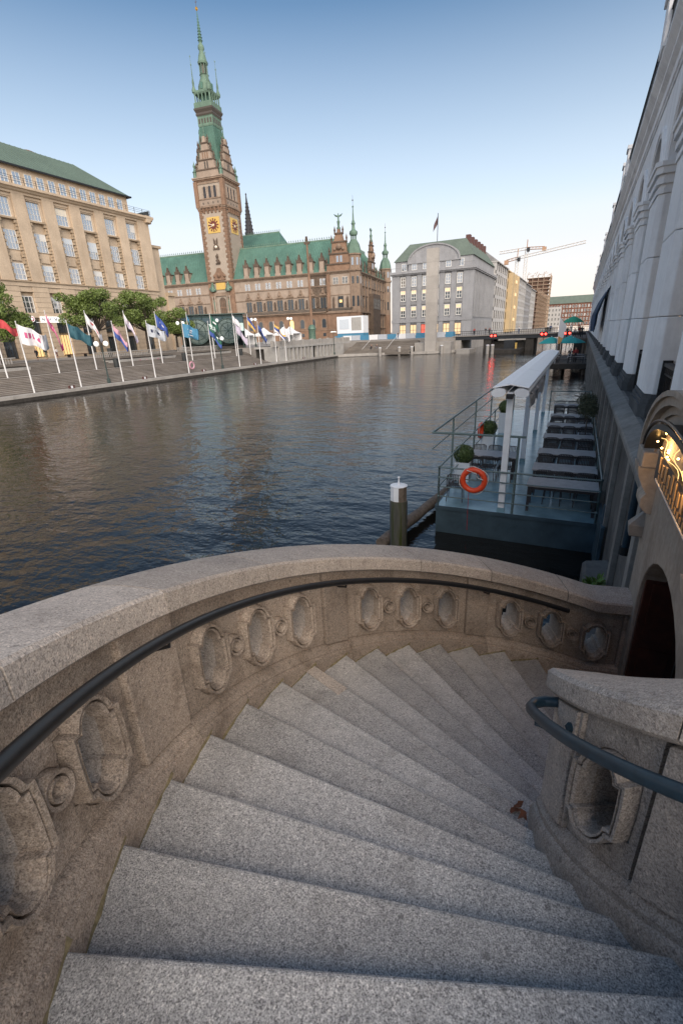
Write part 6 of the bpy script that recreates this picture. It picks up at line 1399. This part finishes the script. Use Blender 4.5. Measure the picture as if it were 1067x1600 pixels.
cn = thing('site_container', 'white site container with window above the blue fence', 'container', (-64, 138, GM))
MB().box(-67.5, 137, 5.4, -58.8, 141, 10.2).build('body', 'post_white', cn); MB().box(-66.6, 136.94, 6.6, -63.4, 137, 9.4).build('blue_window', 'planter', cn); MB().box(-62.6, 136.94, 6.2, -59.4, 137, 9.8).build('panel', 'concrete_pale', cn); MB().box(-67.5, 137.1, GM, -58.8, 141, 5.4).build('base', 'flag_cyan', cn)
for k in range(13):
    f = thing('fence_panel', 'event fence panel number pattern', 'fence', (-62+2.6*k, 124.2, GM), 0, 'printed fence panels along the bridge corner'); x = -62+2.6*k
    f['label'] = 'printed %s event fence panel, number %s from the left at the bridge corner' % ('blue' if k % 3 == 0 else 'white', ('one two three four five six seven eight nine ten eleven twelve thirteen').split()[k])
    MB().box(x, 124.2, GM+.1, x+2.5, 124.24, GM+1.35).build('sheet', ('flag_cyan', 'tent_white', 'flag_grey')[k % 3], f)
    for xx in (x+.1, x+2.4): MB().bar((xx, 124.3, GM), (xx, 124.3, GM+1.4), .03, 5).build('post', 'pole_white', f)
# ------------------------------------------------------------------ people
plain('skin', (.50, .30, .21), .6); plain('hair', (.04, .025, .018), .7)
for n_, c in (('navy', (.02, .022, .03)), ('white', (.62, .60, .60)), ('khaki', (.16, .17, .11)), ('maroon', (.12, .05, .055)), ('grey', (.2, .2, .22)), ('red', (.35, .05, .05)), ('blue', (.05, .09, .2))): plain('cloth_'+n_, c, .8, var=.2, scale=6)
_pm = {}
def person_mesh(pose, topc, legc, shorts=False):
    k = (pose, topc, legc, shorts)
    if k in _pm: return _pm[k]
    if pose == 'walk': J = {'pel': (0, 0, .95, .13), 'ch': (.02, 0, 1.30, .155), 'nk': (.04, 0, 1.50, .06), 'hd': (.06, 0, 1.64, .10), 'ht': (.06, 0, 1.74, .075), 'ls': (.02, .19, 1.42, .065), 'le': (-.10, .24, 1.16, .048), 'lh': (-.02, .25, .92, .035), 'rs': (.02, -.19, 1.42, .065), 're': (.06, -.24, 1.15, .048), 'rh': (.2, -.22, .95, .035), 'lp': (0, .09, .90, .10), 'lk': (.18, .09, .52, .07), 'la': (.22, .09, .10, .045), 'lt': (.36, .09, .04, .04), 'rp': (0, -.09, .90, .10), 'rk': (-.02, -.09, .50, .07), 'ra': (-.26, -.09, .16, .045), 'rt': (-.16, -.09, .05, .04)}
    elif pose == 'stand': J = {'pel': (0, 0, .95, .13), 'ch': (0, 0, 1.30, .155), 'nk': (.01, 0, 1.50, .06), 'hd': (.03, 0, 1.64, .10), 'ht': (.03, 0, 1.74, .075), 'ls': (0, .19, 1.42, .065), 'le': (-.02, .25, 1.15, .048), 'lh': (.08, .22, .93, .035), 'rs': (0, -.19, 1.42, .065), 're': (-.02, -.25, 1.15, .048), 'rh': (.1, -.2, .95, .035), 'lp': (0, .09, .90, .10), 'lk': (.01, .10, .50, .07), 'la': (-.02, .10, .09, .045), 'lt': (.14, .12, .04, .04), 'rp': (0, -.09, .90, .10), 'rk': (.01, -.10, .50, .07), 'ra': (-.02, -.10, .09, .045), 'rt': (.14, -.12, .04, .04)}
    else: J = {'pel': (0, 0, .14, .14), 'ch': (-.03, 0, .50, .155), 'nk': (0, 0, .70, .06), 'hd': (.03, 0, .84, .10), 'ht': (.03, 0, .94, .075), 'ls': (-.03, .19, .62, .065), 'le': (.08, .26, .38, .048), 'lh': (.32, .18, .36, .035), 'rs': (-.03, -.19, .62, .065), 're': (.08, -.26, .38, .048), 'rh': (.32, -.18, .36, .035), 'lp': (.06, .09, .12, .10), 'lk': (.46, .12, .20, .07), 'la': (.50, .12, -.22, .045), 'lt': (.64, .12, -.27, .04), 'rp': (.06, -.09, .12, .10), 'rk': (.46, -.12, .20, .07), 'ra': (.50, -.12, -.22, .045), 'rt': (.64, -.12, -.27, .04)}
    E = ['pel ch', 'ch nk', 'nk hd', 'hd ht', 'ch ls', 'ls le', 'le lh', 'ch rs', 'rs re', 're rh', 'pel lp', 'lp lk', 'lk la', 'la lt', 'pel rp', 'rp rk', 'rk ra', 'ra rt']
    ks = list(J); me = bpy.data.meshes.new('p'); me.from_pydata([J[q][:3] for q in ks], [tuple(ks.index(a) for a in e.split()) for e in E], [])
    o = bpy.data.objects.new('tmp_person', me); COL.objects.link(o); sk = o.modifiers.new('s', 'SKIN'); ss = o.modifiers.new('u', 'SUBSURF'); ss.levels = 1; ss.render_levels = 1
    for i, q in enumerate(ks):
        r_p = J[q][3]; me.skin_vertices[0].data[i].radius = (r_p, r_p); me.skin_vertices[0].data[i].use_root = q == 'pel'
    dg = bpy.context.evaluated_depsgraph_get(); out = bpy.data.meshes.new_from_object(o.evaluated_get(dg)); bpy.data.objects.remove(o)
    out.materials.clear()
    for m_ in ('cloth_'+topc, 'cloth_'+legc, 'skin', 'hair', 'hair'): out.materials.append(MAT[m_])
    pz = J['pel'][2]; hz = J['nk'][2]; kz = J['lk'][2]
    for p in out.polygons:
        c = p.center; near = min(J, key=lambda q: (Vector(J[q][:3])-c).length); p.use_smooth = True
        if near in ('hd', 'ht', 'nk'): p.material_index = 3 if (c.z > J['hd'][2]+.05 or (c.x < J['hd'][0]-.03 and c.z > hz+.06)) else 2
        elif near in ('lh', 'rh'): p.material_index = 2
        elif near in ('lt', 'rt'): p.material_index = 4
        elif near in ('lp', 'rp', 'lk', 'rk', 'la', 'ra', 'pel'): p.material_index = 2 if (shorts and near in ('la', 'ra')) else 1
        else: p.material_index = 0
    _pm[k] = out; return out
def person(label, x, y, z, rz, pose, topc, legc, shorts=False, group=None):
    t = tag(link('person', person_mesh(pose, topc, legc, shorts), None, loc=(x, y, z), rotz=rz), label, 'person', group); return t
person('person in dark jacket walking, left of the pair before the lit shop', -75.6, 47.7, GM, R(-70), 'walk', 'navy', 'navy', True)
person('person in dark top and light shorts walking, right of the pair', -75.2, 48.9, GM, R(-70), 'walk', 'navy', 'khaki', True)
person('person in white shirt and maroon shorts walking alone', -77.6, 52.3, GM, R(95), 'walk', 'white', 'maroon', True)
person('person in dark clothes sitting left on the corner steps', -47.2, 115.0, G0+1.1, R(-90), 'sit', 'navy', 'navy'); person('person in grey sitting right on the corner steps', -45.9, 115.4, G0+1.1, R(-90), 'sit', 'navy', 'grey'); person('person standing at the top of the corner steps', -42.6, 121.9, GM, R(-90), 'stand', 'navy', 'blue')
for k, (x, c1, c2) in enumerate(((-23.5, 'red', 'navy'), (-20.8, 'navy', 'grey'), (-19.9, 'maroon', 'navy'), (-13.2, 'white', 'blue'), (-6.4, 'blue', 'navy'), (-4.1, 'navy', 'navy'), (-2.2, 'white', 'grey'), (-.6, 'red', 'navy'))):
    person('person in %s top, %s from the left on the bridge' % (c1, ('first second third fourth fifth sixth seventh eighth').split()[k]), x, 123.2, 3.72, R(90*((-1)**k)), 'stand' if k % 2 else 'walk', c1, c2, group='people on the bridge')
# ------------------------------------------------------------------ jetty terrace with parasols
plain('parasol_teal', (.03, .34, .34), .7, var=.1, scale=3); plain('parasol_green', (.02, .26, .17), .7, var=.1, scale=3)
jt = thing('jetty_terrace', 'dark timber café jetty beneath the teal parasols', 'jetty', (-1, 68, 0))
MB().box(-4.4, 60.5, .95, 1.0, 78, 1.2).build('deck', 'pile_wood', jt); MB().box(-4.4, 60.3, .7, 1.0, 60.5, 1.25).build('fascia', 'dark_basalt', jt)
for x in (-4.1, -1.6, .7):
    for y in (60.9, 69, 77): MB().bar((x, y, -1), (x, y, .95), .14, 8).build('pile', 'pile_wood', jt)
mb = MB()
for z in (1.7, 2.2): mb.tube([(.9, 60.6, z), (-4.3, 60.6, z), (-4.3, 77.9, z)], .03, 5)
for x in (-4.3, -2.6, -.9, .8): mb.bar((x, 60.6, 1.2), (x, 60.6, 2.2), .03, 5)
mb.build('railing', 'iron', jt)
up = thing('upper_terrace', 'raised timber terrace beside the arcade under the green parasol', 'terrace', (-1, 90, 0)); MB().box(-3.4, 82, 3.0, 1.0, 108, 3.35).build('deck', 'pile_wood', up)
for x in (-3.1, .6):
    for y in (82.5, 92, 104): MB().bar((x, y, -1), (x, y, 3.0), .16, 8).build('pile', 'pile_wood', up)
mb = MB(); mb.tube([(.9, 82.1, 4.3), (-3.3, 82.1, 4.3), (-3.3, 107.9, 4.3)], .035, 5)
for x in (-3.3, -1.9, -.5, .8): mb.bar((x, 82.1, 3.35), (x, 82.1, 4.3), .03, 5)
mb.build('railing', 'iron', up)
def parasol(x, y, z, zr, zt_, r_p, mat, label):
    t = thing('parasol', label, 'parasol', (x, y, z), 0, 'café parasols'); MB().bar((x, y, z), (x, y, zt_+.1), .035, 6).build('pole', 'post_white', t)
    MB().lathe([(r_p, zr), (r_p*.66, zr+(zt_-zr)*.48), (r_p*.3, zr+(zt_-zr)*.84), (.02, zt_), (.018, zt_-.04), (r_p*.3, zr+(zt_-zr)*.84-.05), (r_p*.66, zr+(zt_-zr)*.48-.05), (r_p-.03, zr-.02)], 8, (x, y, 0), cap=False, ph=PI/8).build('canopy', mat, t)
    for k in range(8): a = PI/4*k+PI/8; MB().bar((x, y, zt_-.12), (x+r_p*.97*math.cos(a), y+r_p*.97*math.sin(a), zr+.0), .014, 4).build('rib', 'post_white', t)
parasol(-3.1, 64, 1.2, 3.40, 4.1, 1.45, 'parasol_teal', 'teal parasol on the left of the jetty'); parasol(-.75, 64, 1.2, 3.38, 3.95, 1.5, 'parasol_teal', 'teal parasol on the right of the jetty by the wall'); parasol(-1.4, 90, 3.35, 5.65, 6.6, 1.75, 'parasol_green', 'large green parasol on the raised terrace')
parasol(-1.2, 72, 1.2, 3.3, 4.0, 1.4, 'parasol_teal', 'teal parasol behind the two front ones on the jetty')
for k in range(4):
    dup(tb, (-2.8+2.6*(k % 2), 62.6+4*(k//2), 1.2), 0, 'dark jetty table, %s of the four under the parasols' % ('nearest left', 'nearest right', 'farther left', 'farther right')[k], 'jetty tables')
    for s_ in (-1, 1):
        dup(ch, (-2.8+2.6*(k % 2)+.3*s_, 62.6+4*(k//2)+s_*.62, 1.2), 0 if s_ < 0 else PI, 'slatted chair at the %s jetty table, %s side' % (('near left', 'near right', 'far left', 'far right')[k], 'near' if s_ < 0 else 'far'), 'jetty chairs')
for k, (x, y, z, c1, pose, zz) in enumerate(((-2.4, 63.3, 1.2, 'white', 'sit', .5), (-3.0, 66.0, 1.2, 'grey', 'sit', .5), (-.3, 63.3, 1.2, 'red', 'stand', 0), (-.9, 67.5, 1.2, 'navy', 'sit', .5), (-2.0, 88, 3.35, 'navy', 'stand', 0), (-.9, 87.5, 3.35, 'white', 'sit', .5), (.1, 86.5, 3.35, 'navy', 'stand', 0), (-.2, 91, 3.35, 'red', 'stand', 0))):
    person('%s person in %s %s' % (('sitting', 'standing')[pose == 'stand'], c1, ('at the nearest left jetty table', 'at the farther left jetty table', 'by the right teal parasol', 'at the farther right jetty table', 'at the left on the raised terrace', 'at the terrace railing', 'beside the arcade wall on the terrace', 'at the back of the terrace')[k]), x, y, z+zz, R(-90), pose, c1, 'navy', group='café guests')
ff = thing('feather_flag', 'white feather flag with orange foot standing on the jetty', 'flag', (-2.0, 62, 1.2)); MB().bar((-2.35, 62, 1.2), (-2.3, 62, 6.3), .03, 6).build('pole', 'post_white', ff)
MB().prism([(-2.3, 6.2), (-1.95, 5.7), (-1.55, 5.3), (-1.7, 4.3), (-1.95, 3.5), (-2.3, 3.3)], 61.98, 62.02, 'y').build('cloth', 'tent_white', ff); MB().prism([(-2.3, 3.3), (-1.95, 3.5), (-1.8, 3.95), (-2.3, 4.2)], 61.97, 61.978, 'y').build('orange_foot', 'flag_orange', ff)
bd = thing('blue_awning', 'dark blue cloth awning hanging between the arcade pillars', 'awning', (1.0, 44, 5)); plain('cloth_deep_blue', (.01, .045, .11), .7, var=.4, scale=3)
mb = MB(); rs = []
for q in range(25):
    y = 37.5+8.5*q/24; d = .12*math.sin(q*1.5); rs.append([(1.34, y, 7.7), (1.0+d*.4, y, 6.9-.1*math.sin(q)), (.72+d, y, 6.0), (.70+d, y, 5.1+.25*math.sin(q*1.9)), (.73+d, y, 5.1+.25*math.sin(q*1.9)), (.75+d, y, 6.0), (1.03+d*.4, y, 6.9-.1*math.sin(q))])
mb.rings(rs); mb.build('cloth', 'cloth_deep_blue', bd, True, 60)
# dead leaves in the corner of the steps
plain('dead_leaf', (.16, .06, .03), .8, var=.5, scale=40)
for k in range(6):
    a = 172+rnd.uniform(-6, 8); r_p = 1.42+rnd.uniform(0, .12); kk = int((TH0-a*.0-168)/DTH)
    zz = Z0-RIS*6+.012 if k < 4 else Z0-RIS*5+.012
    p = Vector(pol(1.425+rnd.uniform(0, .06), 182+rnd.uniform(-4, 3) if k < 4 else 190+rnd.uniform(-3, 2), zz if k < 4 else Z0-RIS*5+.012)); u = Vector((rnd.uniform(-1, 1), rnd.uniform(-1, 1), rnd.uniform(-.2, .5))).normalized()*.035; v = u.cross(Vector((0, 0, 1))).normalized()*.018
    tag(MB().add([p-u, p+v+Vector((0, 0, .012)), p+u, p-v], [(0, 1, 2), (0, 2, 3)]).build('dead_leaf', 'dead_leaf'), 'curled brown dead leaf lying in the inner corner of the steps', 'leaf', 'dead leaves on the steps')
